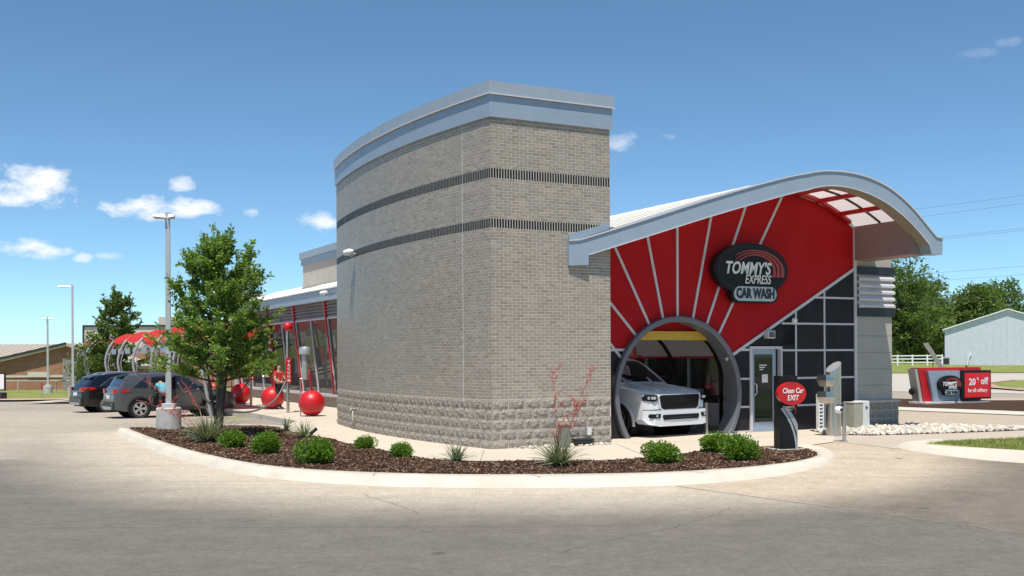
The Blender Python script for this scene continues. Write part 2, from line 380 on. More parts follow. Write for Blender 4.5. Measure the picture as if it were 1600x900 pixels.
def fill_poly(outer, holes=()):
    """triangulated planar polygon with holes -> verts2d, tris"""
    bm = bmesh.new()
    for loop in [outer]+list(holes):
        vs = [bm.verts.new((p[0], p[1], 0)) for p in loop]
        for i in range(len(vs)): bm.edges.new((vs[i], vs[(i+1) % len(vs)]))
    bmesh.ops.triangle_fill(bm, use_beauty=True, edges=bm.edges[:])
    bm.verts.index_update()
    r = [tuple(v.co[:2]) for v in bm.verts], [[v.index for v in f.verts] for f in bm.faces]
    bm.free(); return r
def sheet(name, poly, z, mat, parent=None, holes=(), zf=None, kind='structure', sub=None):
    v2, tr = fill_poly(poly, holes)
    me = bpy.data.meshes.new(name)
    bm = bmesh.new(); vs = [bm.verts.new((p[0], p[1], 0)) for p in v2]
    for f in tr: bm.faces.new([vs[i] for i in f])
    if sub: bmesh.ops.subdivide_edges(bm, edges=bm.edges[:], cuts=sub, use_grid_fill=True)
    for v in bm.verts: v.co.z = (zf(v.co.x, v.co.y) if zf else 0)+z
    bmesh.ops.recalc_face_normals(bm, faces=bm.faces[:])
    if sum(f.normal.z for f in bm.faces) < 0: bmesh.ops.reverse_faces(bm, faces=bm.faces[:])
    bm.to_mesh(me); bm.free()
    o = obj(name, me, mat, parent); 
    if parent is None: tag(o, kind=kind)
    return o
def text_mesh(txt, size, shear=0, bold=0, ext=.004, spacing=1.0, sx=1.0):
    cu = bpy.data.curves.new('txt', 'FONT'); cu.body = txt; cu.size = size; cu.shear = shear; cu.offset = bold; cu.extrude = ext
    cu.align_x = 'CENTER'; cu.align_y = 'CENTER'; cu.space_character = spacing; cu.resolution_u = 3
    o = bpy.data.objects.new('txt', cu); COL.objects.link(o)
    bpy.context.view_layer.update()
    me = bpy.data.meshes.new_from_object(o.evaluated_get(bpy.context.evaluated_depsgraph_get()))
    bpy.data.objects.remove(o); bpy.data.curves.remove(cu)
    for v in me.vertices: v.co = Vector((v.co.x*sx, -v.co.z, v.co.y))      # stands in the XZ plane, faces -Y
    return me
def lettering(txt, size, x, y, z, mat, parent, name='lettering', **k):
    o = obj(name, text_mesh(txt, size, **k), mat, parent); o.location = (x, y, z); return o
def smooth01(a, b, x):
    t = max(0, min(1, (x-a)/(b-a))); return t*t*(3-2*t)
def lerp_list(L, x):
    if x <= L[0][0]: return L[0][1]
    for (a, b), (c, d) in zip(L, L[1:]):
        if x <= c: return b+(d-b)*(x-a)/(c-a)
    return L[-1][1]
def dup(o, parent=None):
    c = o.copy(); link(c, parent)
    for ch in list(o.children): dup(ch, c)
    return c

# building frame: u along the front, v away from the camera
TH = atan2(.46559642, .88499716); OX, OY = -.3768, 22.3576
Ux, Uy = cos(TH), sin(TH)
def Wd(u, v, z=0): return (OX+u*Ux-v*Uy, OY+u*Uy+v*Ux, z)
def UV(x, y): return ((x-OX)*Ux+(y-OY)*Uy, -(x-OX)*Uy+(y-OY)*Ux)
def gz(x, y):
    u, v = UV(x, y)
    z = -.13+.122*smooth01(-6.5, -2.8, v)*smooth01(1.5, 4, u)
    z -= .0123*max(0, min(y, 90)-29)*smooth01(-6.5, -12, x)
    return z

# ------------------------------------------------------------------ the setting: ground, lot, island, pavements
def grid_mesh(name, xs, ys, zf, mat, attr=None):
    nx, ny = len(xs), len(ys)
    vs = [(x, y, zf(x, y)) for y in ys for x in xs]
    fs = [(j*nx+i, j*nx+i+1, (j+1)*nx+i+1, (j+1)*nx+i) for j in range(ny-1) for i in range(nx-1)]
    me = bpy.data.meshes.new(name); me.from_pydata(vs, [], fs)
    if attr:
        a = me.color_attributes.new('lot_tone', 'FLOAT_COLOR', 'POINT')
        for i, v in enumerate(vs):
            a.data[i].color = attr(v[0], v[1])
    return tag(obj(name, me, mat, None, True), kind='structure')
def span(a, b, st): 
    n = max(1, int(round((b-a)/st))); return [a+(b-a)*i/n for i in range(n+1)]
gx = [-2000, -900, -450, -250, -160, -110]+span(-90, 90, 6)+[110, 160, 250, 450, 900, 2000]
gy = [-300, -120, -60]+span(-30, 120, 6)+[140, 170, 210, 280, 400, 700, 1200, 2600]
grid_mesh('ground', gx, gy, lambda x, y: gz(x, y)-.05, 'earth')
# kerb line of the planted island (outer foot and inner edge), left tip round to the exit tip
KO = [(-11.18, 29.96), (-10.49, 28.5), (-7.87, 23.56), (-6.18, 20.94), (-4.98, 19.25), (-4.19, 18.4), (-3.5, 17.83), (-2.4, 17.26), (-1.2, 16.93), (.65, 16.8), (2.6, 17.0), (3.81, 17.62), (4.94, 18.6), (5.95, 19.9), (6.42, 21.05), (6.5, 22.0), (6.2, 23.0)]
KI = [(-10.6, 29.5), (-8.98, 26.41), (-7.43, 23.58), (-6.14, 21.5), (-5.03, 19.94), (-4.12, 18.97), (-3.27, 18.39), (-2.15, 17.93), (-1.07, 17.64), (.25, 17.55), (2.01, 17.66), (2.74, 17.85), (3.65, 18.25), (4.45, 18.78), (5.07, 19.33), (5.69, 20.14), (6.03, 20.96), (6.08, 21.9), (5.85, 22.75)]
MT = [(5.36, 22.7), (3.91, 21.96), (3.25, 20.86), (1.75, 19.75), (.19, 19.9), (-.73, 19.81), (-1.63, 20.24), (-2.47, 21.77), (-3.65, 23.92), (-4.64, 26.09), (-5.74, 27.71), (-6.78, 30.17), (-8.05, 30.73), (-9.78, 29.9)]
def chaikin(P, n=2, closed=False):
    for _ in range(n):
        Q = [] if closed else [P[0]]
        rng = range(len(P)) if closed else range(len(P)-1)
        for i in rng:
            a, b = P[i], P[(i+1) % len(P)]
            Q += [(a[0]*.75+b[0]*.25, a[1]*.75+b[1]*.25), (a[0]*.25+b[0]*.75, a[1]*.25+b[1]*.75)]
        if not closed: Q.append(P[-1])
        P = Q
    return P
KOs, KIs, MTs = chaikin(KO), chaikin(KI), chaikin(MT)
ko_np = np.array(KOs)
def dist_kerb(x, y): return float(np.min(np.hypot(ko_np[:, 0]-x, ko_np[:, 1]-y)))
def lot_tone(x, y):  # tone weights: darker with distance from kerb, tan slab, brown lane
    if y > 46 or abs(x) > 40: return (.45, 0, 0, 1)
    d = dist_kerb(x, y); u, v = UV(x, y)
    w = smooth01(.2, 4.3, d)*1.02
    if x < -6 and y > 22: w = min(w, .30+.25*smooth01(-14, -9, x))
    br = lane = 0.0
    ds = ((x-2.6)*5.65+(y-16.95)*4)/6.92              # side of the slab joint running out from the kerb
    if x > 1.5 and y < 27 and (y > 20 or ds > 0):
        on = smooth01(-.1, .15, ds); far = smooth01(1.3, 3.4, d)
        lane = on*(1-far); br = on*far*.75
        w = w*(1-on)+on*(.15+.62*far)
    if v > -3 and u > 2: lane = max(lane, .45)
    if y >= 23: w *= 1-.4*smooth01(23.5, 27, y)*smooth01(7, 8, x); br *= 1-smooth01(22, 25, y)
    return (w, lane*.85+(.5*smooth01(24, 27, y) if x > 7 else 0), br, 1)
lx = [-70, -55, -45]+span(-38, -13, 2.5)+span(-12, 13, .4)+span(14, 40, 2)+[48, 60, 80]
ly = span(-14, 6, 4)+span(7, 31, .4)+span(32, 60, 2)+[64, 70, 76, 82]
grid_mesh('parking_lot', lx, ly, lambda x, y: gz(x, y), 'lot', lot_tone)
# seams between slabs
def strip(name, pts, w, mat, zf, dz):
    vs, fs = [], []
    for i, p in enumerate(pts):
        a = Vector(pts[max(i-1, 0)]); b = Vector(pts[min(i+1, len(pts)-1)]); t = (b-a).normalized(); n = Vector((-t.y, t.x))*w/2
        for s_ in (1, -1): q = Vector(p)+n*s_; vs.append((q.x, q.y, zf(q.x, q.y)+dz))
    for i in range(len(pts)-1): fs.append((2*i, 2*i+1, 2*i+3, 2*i+2))
    me = bpy.data.meshes.new(name); me.from_pydata(vs, [], fs)
    return obj(name, me, mat)
def line(a, b, n=30, j=0.0):
    return [(a[0]+(b[0]-a[0])*i/n+random.uniform(-j, j), a[1]+(b[1]-a[1])*i/n+random.uniform(-j, j)) for i in range(n+1)]
lot = bpy.data.objects['parking_lot']
for a, b, w_ in [((2.6, 16.95), (7.4, 10.2), .026), ((-14, 13.4), (16, 12.6), .014), ((-6.2, 20.8), (-16, 19.6), .014), ((-13, 33.5), (-24, 27.2), .016), ((-8, 40), (-8.2, 20.5), .0)]:
    if w_: o = strip('seam', line(a, b, 60, .006), w_, 'seam', gz, .004); o.parent = lot
rk_ = random.Random(4)
for P_, w_ in (([(3.0, 14.6), (2.6, 13.8), (1.83, 12.75), (.9, 11.8), (.4, 11.2)], .006), ([(-2.3, 16.2), (-1.6, 14.9), (-1.2, 14.0)], .007)):
    pts = [(a[0]+(b[0]-a[0])*k/10+rk_.gauss(0, .022), a[1]+(b[1]-a[1])*k/10+rk_.gauss(0, .022)) for a, b in zip(P_, P_[1:]) for k in range(10)]
    o = strip('crack', pts, w_, 'crack', gz, .004); o.parent = lot
# kerb: face, rounded nose, top
vs, fs = [], []
n = 90
def resample(P, n):
    d = [0]
    for a, b in zip(P, P[1:]): d.append(d[-1]+math.dist(a, b))
    out = []
    for i in range(n+1):
        t = d[-1]*i/n; k = max(0, min(len(P)-2, next((j for j in range(len(d)-1) if d[j+1] >= t), len(P)-2)))
        f = (t-d[k])/(d[k+1]-d[k]) if d[k+1] > d[k] else 0
        out.append((P[k][0]+(P[k+1][0]-P[k][0])*f, P[k][1]+(P[k+1][1]-P[k][1])*f))
    return out
A, B = resample(KOs, n), resample(KIs, n)
for (ax, ay), (bx, by) in zip(A, B):
    g = gz(ax, ay); dx, dy = bx-ax, by-ay
    for f, z in ((-.12, g-.06), (0.0, g+.004), (.14, g+.06), (.26, .0), (.42, .015), (.9, .015), (1.02, -.12)): vs.append((ax+dx*f, ay+dy*f, max(z, g+.002) if f >= 0 and f < 1 else z))
for i in range(n):
    for j in range(6): fs.append((i*7+j, (i+1)*7+j, (i+1)*7+j+1, i*7+j+1))
me = bpy.data.meshes.new('kerb'); me.from_pydata(vs, [], fs)
tag(obj('kerb', me, 'kerb', None, True), kind='structure')
kb = bpy.data.objects['kerb']
for i in range(5, n, 9):
    (ax, ay), (bx, by) = A[i], B[i]; q = [(ax+(bx-ax)*f, ay+(by-ay)*f) for f in (.26, .5, .9)]
    o = strip('joint', q, .014, 'seam', lambda x, y: .017, .002); o.parent = kb
# mulch bed (gently mounded)
bed = KIs+MTs
def bedz(x, y): return .0+.045*noise.noise((x*.8, y*.8, 3))
sheet('mulch_bed', bed, -.012, 'mulch', zf=bedz, sub=3)
# paved walk round the tower and vacuum pad
PAD_L = -.7
walk = [Wd(PAD_L, 46)[:2], Wd(PAD_L, 12)[:2]]+[(-6.6, 30.6)]+MTs[::-1][len(MTs)//5:]+[(5.9, 22.9), (6.4, 22.9), (7.2, 23.8), Wd(8.7, -.9)[:2], Wd(11.2, .9)[:2], Wd(11, 2.5)[:2], Wd(7.4, 2.5)[:2], Wd(7.4, 22)[:2], Wd(3.4, 22)[:2], Wd(3.4, 46)[:2]]
wk = sheet('sidewalk', walk, .006, 'sidewalk')
# its outer step along the parking bays
def wall_strip(name, pts, w, z0, z1, mat):
    mb = MB(); L_, R2 = [], []
    for i, p in enumerate(pts):
        a = Vector(pts[max(i-1, 0)]); b = Vector(pts[min(i+1, len(pts)-1)]); t_ = (b-a).normalized(); q = Vector((-t_.y, t_.x))*w/2
        L_.append(Vector(p)+q); R2.append(Vector(p)-q)
    n_ = len(pts); vs = [(v.x, v.y, z) for z in (z0, z1) for v in L_+R2]
    fs = []
    for i in range(n_-1): fs += [(2*n_+i, 2*n_+i+1, 3*n_+i+1, 3*n_+i), (i, i+1, 2*n_+i+1, 2*n_+i), (n_+i, 3*n_+i, 3*n_+i+1, n_+i+1)]
    fs += [(0, 2*n_, 3*n_, n_), (n_-1, 2*n_-1, 4*n_-1, 3*n_-1)]
    mb.add(vs, fs); o = mb.build(name, mat, None, auto=.6); return tag(o, kind='structure')
wall_strip('kerb', chaikin([(-10.62, 29.55), (-9.9, 30.05), (-8.1, 30.85), (-7.0, 30.6), (-6.5, 30.0), (-6.0, 28.7)], 2), .2, -.5, .02, 'kerb')
mb = MB(); p0, p1, p2 = Wd(PAD_L, 46), Wd(PAD_L, 12), (-6.6, 30.6)
for a, b in ((p0, p1),): mb.quad((a[0], a[1], -.9), (b[0], b[1], -.4), (b[0], b[1], .006), (a[0], a[1], .006))
o = mb.build('step_face', 'kerb', wk)
for u_ in (1.6,):
    pass
for a, b in [(Wd(-.3, -.1), (-.6, 19.85)), (Wd(-1.1, 6.0), Wd(-2.55, 5.2)), (Wd(2.9, -.2), (2.6, 20.4)), (Wd(-.4, 11.5), Wd(PAD_L, 11.2)), (Wd(3, 17), Wd(PAD_L, 17)), (Wd(3, 22.5), Wd(PAD_L, 22.5)), (Wd(3.2, -.4), Wd(9.2, -.6))]:
    o = strip('seam', line(a, b, 12, .003), .018, 'seam', lambda x, y: .006, .004); o.parent = wk
# right-hand pavements, planting and roads (each sheet a little above the one below)
def gp(poly, name, z, mat, **k): return sheet(name, poly, z, mat, **k)
tunnel_floor = sheet('tunnel_floor', [Wd(3.3, 1.3)[:2], Wd(7.4, 1.3)[:2], Wd(8.7, 1.3)[:2], Wd(8.7, 24)[:2], Wd(3.3, 24)[:2]], .010, 'wet_floor')
gp([(7.2, 23.75), (8.05, 22.3), (9.0, 23.35), (11.67, 24.38), (20, 27.4), (20, 29.2), (12.5, 27.2), Wd(11.2, .9)[:2], Wd(8.7, -.9)[:2]], 'pavement', .006, 'drive', sub=6, zf=gz)
gp([(8.75, 23.0), (9.0, 23.3), (11.67, 24.34), (20, 27.3), (30, 31), (30, 12), (18, 13.5), (13, 17.6), (9.95, 20.6)], 'lawn', .03, 'grass', sub=1)
vs, fs = [], []
KR = chaikin([(9.3, 23.55), (8.55, 23.0), (8.35, 22.5), (8.6, 21.8), (9.85, 20.35), (13, 17.3), (18, 13.2), (30, 11.5)], 2)
for i, p in enumerate(KR):
    a = Vector(KR[max(i-1, 0)]); b = Vector(KR[min(i+1, len(KR)-1)]); t_ = (b-a).normalized(); nrm = Vector((-t_.y, t_.x))
    g = gz(*p)
    for f, z in ((-.30, g-.05), (-.22, g+.01), (-.1, .05), (.0, .075), (.22, .075), (.3, .0)): q = Vector(p)+nrm*f; vs.append((q.x, q.y, z))
for i in range(len(KR)-1):
    for j in range(5): fs.append((i*6+j, (i+1)*6+j, (i+1)*6+j+1, i*6+j+1))
me = bpy.data.meshes.new('kerb'); me.from_pydata(vs, [], fs); tag(obj('kerb', me, 'kerb', None, True), kind='structure')
# far side: kerb strip, mulch bed of the monument sign, road, verge
gp([(12.9, 37.6), (16.2, 33.4), (26, 28), (27, 30), (17.2, 35.4), (14.2, 39.8)], 'kerb', .016, 'kerb', sub=1)
gp([(14.0, 39.4), (16.9, 35.9), (27, 30.4), (34, 33), (22.5, 44), (19.2, 44.2), (16.2, 47), (15.2, 47)], 'mulch_bed', .022, 'mulch', sub=1)
gp([(19.5, 56), (36, 42), (90, 60), (90, 99), (39.35, 108), (34, 109)], 'road', .008, 'asphalt_far')
gp([(30.5, 68), (36.6, 76.5), (70, 84), (70, 56), (27.5, 56.5), (27.5, 60)], 'lawn', .06, 'grass')
gp([(29.5, 67.5), (36.4, 77.4), (70, 85), (70, 84), (36.6, 76.5), (30.5, 68), (27.5, 60), (27.2, 56), (70, 55), (70, 54), (26.3, 55), (26.4, 60)], 'kerb', .09, 'terracotta')
gp([(33.5, 109.5), (39.35, 108.5), (100, 99.5), (250, 75), (600, 80), (600, 420), (20, 420), (20, 160)], 'lawn', .05, 'grass', sub=5, zf=lambda x, y: .45*smooth01(108, 138, y))
# left: verge, kerb and path beyond the lot
gp([(-90, 64), (-29, 66.5), (-26.5, 67.5), (-26.5, 140), (-90, 140)], 'lawn', .05, 'grass', zf=gz, sub=3)
gp([(-80, 60.2), (-29.2, 63.0), (-25.4, 64.2), (-25.4, 67.3), (-29, 66.4), (-80, 63.6)], 'path', .10, 'terracotta', zf=gz, sub=3)
gp([(-80, 59.6), (-29.2, 62.4), (-25.0, 63.6), (-25.4, 64.2), (-29.2, 63.0), (-80, 60.2)], 'kerb', .12, 'kerb', zf=gz, sub=3)
gp([(-26.4, 57.5), (-19.5, 58.5), (-17.5, 63), (-26, 67)], 'kerb', .11, 'kerb', zf=gz, sub=2)
gp([(-25.4, 58.7), (-20.2, 59.5), (-18.6, 62.6), (-25.2, 65.5)], 'mulch_bed', .118, 'mulch', zf=gz, sub=2)
# wood chips lying on the mulch, white river rock, grass blades: real pieces too many to count
def inpoly(x, y, P):
    c = False; j = len(P)-1
    for i in range(len(P)):
        if (P[i][1] > y) != (P[j][1] > y) and x < (P[j][0]-P[i][0])*(y-P[i][1])/(P[j][1]-P[i][1])+P[i][0]: c = not c
        j = i
    return c
rg = random.Random(11)
def scatter(P, n):
    xs = [p[0] for p in P]; ys = [p[1] for p in P]; out = []
    while len(out) < n:
        x, y = rg.uniform(min(xs), max(xs)), rg.uniform(min(ys), max(ys))
        if inpoly(x, y, P): out.append((x, y))
    return out
def chips(P, n, zf, name, smin=.025, smax=.085):
    vs, fs = [], []
    for x, y in scatter(P, n):
        l, w, h = rg.uniform(smin, smax), rg.uniform(.008, .022), rg.uniform(.004, .012)
        m = Matrix.Translation((x, y, zf(x, y)+rg.uniform(.0, .03))) @ Euler((rg.gauss(0, .35), rg.gauss(0, .35), rg.uniform(0, 6.28))).to_matrix().to_4x4()
        k = len(vs)
        vs += [tuple(m @ Vector(q)) for q in ((-l/2, -w/2, -h), (l/2, -w/2, -h), (l/2, w/2, -h), (-l/2, w/2, -h), (-l/2, -w/2, h), (l/2, -w/2, h), (l/2, w/2, h), (-l/2, w/2, h))]
        fs += [tuple(k+i for i in f) for f in ((4, 5, 6, 7), (0, 1, 5, 4), (1, 2, 6, 5), (2, 3, 7, 6), (3, 0, 4, 7))]
    me = bpy.data.meshes.new(name); me.from_pydata(vs, [], fs)
    return obj(name, me, 'chips')
mbd = bpy.data.objects['mulch_bed']
tag(chips(bed, 26000, lambda x, y: bedz(x, y)-.012, 'wood_chips'), 'dark brown shredded wood mulch covering the kerbed island bed', 'mulch', kind='stuff')

# ------------------------------------------------------------------ the car wash building (local x = u, y = v)
BLD = thing('car_wash_building', 'car wash with curved brick tower, red sunburst front and swooping metal roof', 'building', (OX, OY, 0), TH)
def part(mb, name, mat, parent=BLD, **k): return mb.build(name, mat, parent, **k)
# --- tower plan
TL, TSAG, TU0 = 10.1, .47, -.06
TR = (TL*TL/4+TSAG*TSAG)/(2*TSAG)
def tower_u(v): return TU0-(sqrt(TR*TR-(v-TL/2)**2)-(TR-TSAG))
def plan(off, back=True):
    """tower plan polyline offset outwards: right corner, front corner, along the curve, back"""
    P = [(2.91+off, 4.0), (2.91+off, -off)]
    c = []
    for i in range(0, 41):
        v = TL*i/40; u = tower_u(v); a = math.asin((v-TL/2)/TR); c.append((u-off*cos(a), v+off*sin(a)))
    # front corner: where offset arc meets v = -off
    (x0, y0), (x1, y1) = c[0], c[1]
    tt = (-off-y0)/(y1-y0); P.append((x0+(x1-x0)*tt, -off)); P += c[1:]
    P.append((c[-1][0]+(TL-c[-2][1])*0+.15, TL+off)); P.append((2.91+off, TL+off))
    return P
def ring_wall(name, mat, off0, off1, z0, z1, parent, cap=True):
    A = plan(off0)
    mb = MB(); n = len(A)
    vs = [(x, y, z0) for x, y in A]+[(x, y, z1) for x, y in A]
    mb.add(vs, [(i, (i+1) % n, (i+1) % n+n, i+n) for i in range(n)])
    if cap:
        v2, tr = fill_poly(A)
        mb.add([(x, y, z1) for x, y in v2], tr); mb.add([(x, y, z0) for x, y in v2], tr)
    return part(mb, name, mat, parent, fix=True)
Z_STONE, Z_TOP = 1.043, 6.98
tower = ring_wall('tower_wall', 'mortar', -.0005, 0, -.2, 7.3, BLD)
# lower fascia band and overhanging coping with drip lip; panels with visible joints
lf = ring_wall('fascia_band', 'grey_metal', .046, 0, Z_TOP, 7.44, BLD)
cp = ring_wall('coping', 'coping_metal', .078, 0, 7.462, 7.73, BLD)
ring_wall('drip_lip', 'trim_silver', .094, 0, 7.446, 7.470, cp)
mb = MB(); P = plan(.049)
for i in (14, 28): mb.tube([(*P[i], Z_TOP), (*P[i], 7.44)], .006, 4)
mb.tube([(1.55, -.049, Z_TOP), (1.55, -.049, 7.44)], .006, 4); part(mb, 'panel_joint', 'grey_metal', lf)
mb = MB(); P = plan(.081)
for i in (10, 24): mb.tube([(*P[i], 7.47), (*P[i], 7.73)], .007, 4)
mb.tube([(1.3, -.081, 7.47), (1.3, -.081, 7.73)], .007, 4); part(mb, 'panel_joint', 'coping_metal', cp)
# wall path: s = 0 at front corner; right face s > 0, curved face s < 0
def wall_pt(s, off):
    if s >= 0: return (TU0+.0+s, -off), 0.0
    # arc length approximated by angle
    a0 = math.asin(-TL/2/TR); a = a0+(-s)/TR
    v = TL/2+TR*sin(a); u = tower_u(min(max(v, 0), TL)); 
    return (u-off*cos(a), v+off*sin(a)), a
RFACE = 2.91-TU0; LFACE = 2*TR*math.asin(TL/2/TR)
BL, MORT = .1985, .0125
def brick_spans(course, length, mod, half):
    """start/end of bricks along a face of given length starting at the corner"""
    out = []; x = -mod/2 if half else 0.0
    while x < length-.02:
        a, b = max(x, 0), min(x+mod, length)
        if b-a > .03: out.append((a+.0045 if a > 0 else 0.0, b-.0045 if b < length else b))
        x += mod
    return out
def brick_geo(face, a, b, z0, z1, proud, mb, inner=-.02):
    """box between s=a..b following the wall"""
    if face > 0: q = [wall_pt(a, proud)[0], wall_pt(b, proud)[0], wall_pt(b, inner)[0], wall_pt(a, inner)[0]]
    else: q = [wall_pt(-b-1e-6, proud)[0], wall_pt(-a-1e-6, proud)[0], wall_pt(-a-1e-6, inner)[0], wall_pt(-b-1e-6, inner)[0]]
    v = [(x, y, z0) for x, y in q]+[(x, y, z1) for x, y in q]
    mb.add(v, [(0, 1, 5, 4), (4, 5, 6, 7), (3, 2, 1, 0), (1, 2, 6, 5), (3, 0, 4, 7)])
courses = []
def rows(z0, z1, n):
    h = (z1-z0)/n
    for i in range(n): courses.append((z0+i*h+MORT/2, z0+(i+1)*h-MORT/2))
rows(Z_STONE+.004, 4.66, 54); rows(4.857, 5.708, 13); rows(5.917, Z_TOP, 16)
big = MB(); nb = 0; shared = {}
for ci, (z0, z1) in enumerate(courses):
    for face, L_ in ((1, RFACE), (-1, LFACE)):
        for a, b in brick_spans(ci, L_, BL, ci % 2):
            if face < 0 and a > 0 and (abs(a-1.02) < BL/2+.0 or abs(a-4.1) < -1): pass
            if face > 0 and ci < 22 and nb < 300 and a > 0 and b < L_ and b-a > .15:
                key = round(b-a, 3), round(z1-z0, 4)
                if key not in shared:
                    m_ = MB(); l_ = b-a
                    m_.add([(0, -.0016, z) for z in (0, z1-z0)]+[(l_, -.0016, z) for z in (0, z1-z0)]+[(0, .02, z) for z in (0, z1-z0)]+[(l_, .02, z) for z in (0, z1-z0)], [(0, 2, 3, 1), (1, 3, 7, 5), (4, 6, 2, 0), (2, 6, 7, 3), (4, 0, 1, 5)])
                    me = bpy.data.meshes.new('brick'); me.from_pydata(m_.v, [], m_.f); me.materials.append(M['brick']); shared[key] = me
                o = bpy.data.objects.new('brick', shared[key]); link(o, tower); o.location = (TU0+a, 0, z0); nb += 1
            else: brick_geo(face, a, b, z0, z1, .0016+random.uniform(-.0006, .0006), big)
tag(part(big, 'brickwork', 'brick', tower), kind='stuff')
# the two bands of black soldier bricks
sold = MB()
for z0, z1 in ((4.66, 4.857), (5.708, 5.917)):
    for face, L_ in ((1, RFACE), (-1, LFACE)):
        k = int(L_/.0645); st = L_/k
        for i in range(k):
            g_ = .008 if face > 0 else .0065; brick_geo(face, i*st+g_, (i+1)*st-g_, z0+.004, z1-.004, .002, sold)
tag(part(sold, 'soldier_band', 'black_brick', tower), kind='stuff')
# vertical control joint on the curved face
for s_ in (-1.02, -8.6):
    mb = MB(); (x, y), a = wall_pt(s_, .0075); (x2, y2), a = wall_pt(s_-.014, .0075); (x3, y3), a = wall_pt(s_-.007, -.02)
    mb.add([(x, y, .82), (x2, y2, .82), (x2, y2, Z_TOP), (x, y, Z_TOP)], [(0, 1, 2, 3)])
    part(mb, 'control_joint', 'lettering_white', tower)
# split-face stone base: every block its own piece
SH = .2165; SB = .393
variants = {}
def stone_mesh(w, kx):
    key = (round(w, 2), kx)
    if key in variants: return variants[key]
    r = random.Random(hash(key) % 9999); nx, nz = max(3, int(w/.05)), 4; h = SH-.014; vs, fs = [], []
    for j in range(nz+1):
        for i in range(nx+1):
            e = i in (0, nx) or j in (0, nz)
            y = -.002 if e else (-.005 if j == 1 else -.009)-abs(r.gauss(0, .011))
            vs.append((i*w/nx+(0 if i in (0, nx) else r.uniform(-.008, .008)), y, j*h/nz+(0 if j in (0, nz) else r.uniform(-.008, .008))))
    for j in range(nz):
        for i in range(nx):
            A = j*(nx+1)+i; q = (A, A+1, A+nx+2, A+nx+1)
            fs += [(q[0], q[1], q[2]), (q[0], q[2], q[3])] if r.random() < .5 else [(q[0], q[1], q[3]), (q[1], q[2], q[3])]
    b = len(vs); vs += [(0, .03, 0), (w, .03, 0), (w, .03, h), (0, .03, h)]
    t = nx; fs += [tuple([b, b+1]+list(range(t, -1, -1))), tuple([b+2, b+3]+list(range(nz*(nx+1), (nz+1)*(nx+1)))), tuple([b+3, b]+[j*(nx+1) for j in range(nz+1)]), tuple([b+1, b+2]+[j*(nx+1)+nx for j in range(nz, -1, -1)])]
    me = bpy.data.meshes.new('stone_block'); me.from_pydata(vs, [], fs); me.materials.append(M['split_stone']); variants[key] = me; return me
def stone_row(z0, r, length, place, mod=SB):
    x = -mod/2 if r % 2 else 0.0; i = 0
    while x < length-.03:
        a, b = max(x, 0), min(x+mod, length); a += .006 if a > 0 else 0; b -= .006 if b < length else 0
        if b-a > .05: place(a, b, z0, (i*3+r*5) % 6)
        x += mod; i += 1
sb = [Z_STONE-SH*(i+1) for i in range(5)]
def place_r(a, b, z0, k):
    o = bpy.data.objects.new('stone_block', stone_mesh(b-a, k)); link(o, tower); o.location = (TU0+a, 0, z0+.007)
def place_l(a, b, z0, k):
    (x0, y0), _ = wall_pt(-b-1e-6, 0); (x1, y1), _ = wall_pt(-a-1e-6, 0)
    o = bpy.data.objects.new('stone_block', stone_mesh(b-a, k)); link(o, tower); o.location = (x0, y0, z0+.007); o.rotation_euler = (0, 0, atan2(y1-y0, x1-x0))
for r, z0 in enumerate(sb): stone_row(z0, r, RFACE, place_r); stone_row(z0, r, LFACE, place_l)
# hose bib on the base of the curved face, floodlight is a thing of its own below

# --- red sunburst front
WV = 1.0
RC, RR = (5.475, 1.015), 1.82
TPROF = [(1.808, 4.476), (2.051, 4.498), (2.821, 4.736), (3.53, 4.963), (4.336, 5.226), (5.162, 5.505), (6.008, 5.765), (6.876, 6.02), (7.766, 6.258), (8.219, 6.344), (8.677, 6.388), (9.235, 6.371), (9.801, 6.278), (10.375, 6.073), (10.958, 5.706), (11.449, 5.249), (11.786, 4.909), (12.008, 4.869)]
BPROF = [(2.277, 4.155), (2.818, 4.326), (3.527, 4.548), (4.333, 4.807), (5.159, 5.072), (6.006, 5.329), (6.873, 5.575), (7.763, 5.832), (8.216, 5.946), (8.675, 6.012), (9.232, 5.983), (9.798, 5.856), (10.372, 5.632), (10.954, 5.261), (11.347, 4.926), (11.584, 4.678)]
WALLTOP = [(2.8, 4.55), (5.162, 5.36), (6.876, 5.87), (8.0, 6.12), (8.8, 6.17), (9.43, 6.095), (9.98, 5.98), (10.54, 5.778), (10.951, 5.581), (11.308, 5.343)]
def smoothprof(P, n=160):
    xs = np.array([p[0] for p in P]); zs = np.array([p[1] for p in P]); t = np.linspace(xs[0], xs[-1], n); z = np.interp(t, xs, zs)
    return t, z
def wt(u): return lerp_list(WALLTOP, u)
def arc(a0, a1, n=14): return [(RC[0]+RR*cos(a0+(a1-a0)*i/n), RC[1]+RR*sin(a0+(a1-a0)*i/n)) for i in range(n+1)]
def ang(p): return atan2(p[1]-RC[1], p[0]-RC[0])
strips = [((3.583, 3.15), (4.209, 2.494)), ((3.681, 4.50), (4.615, 2.756)), ((4.573, 4.95), (5.044, 2.853)), ((5.485, 5.25), (5.475, 2.904)), ((6.52, 5.40), (5.941, 2.863)), ((7.61, 5.70), (6.361, 2.703)), ((8.83, 6.07), (6.734, 2.46))]
L0 = (2.9, 3.87)                                      # first ray continued to the tower
def top_between(u0, u1): return [(u, wt(u)) for u in np.linspace(u0, u1, 8)]
panels = []
tops = [(L0[0], L0[1])]+[s_[0] for s_ in strips[1:]]
panels.append([(2.9, 2.12), (3.72, 2.12)]+arc(ang((3.72, 2.12)), ang(strips[0][1]), 6)+[L0])
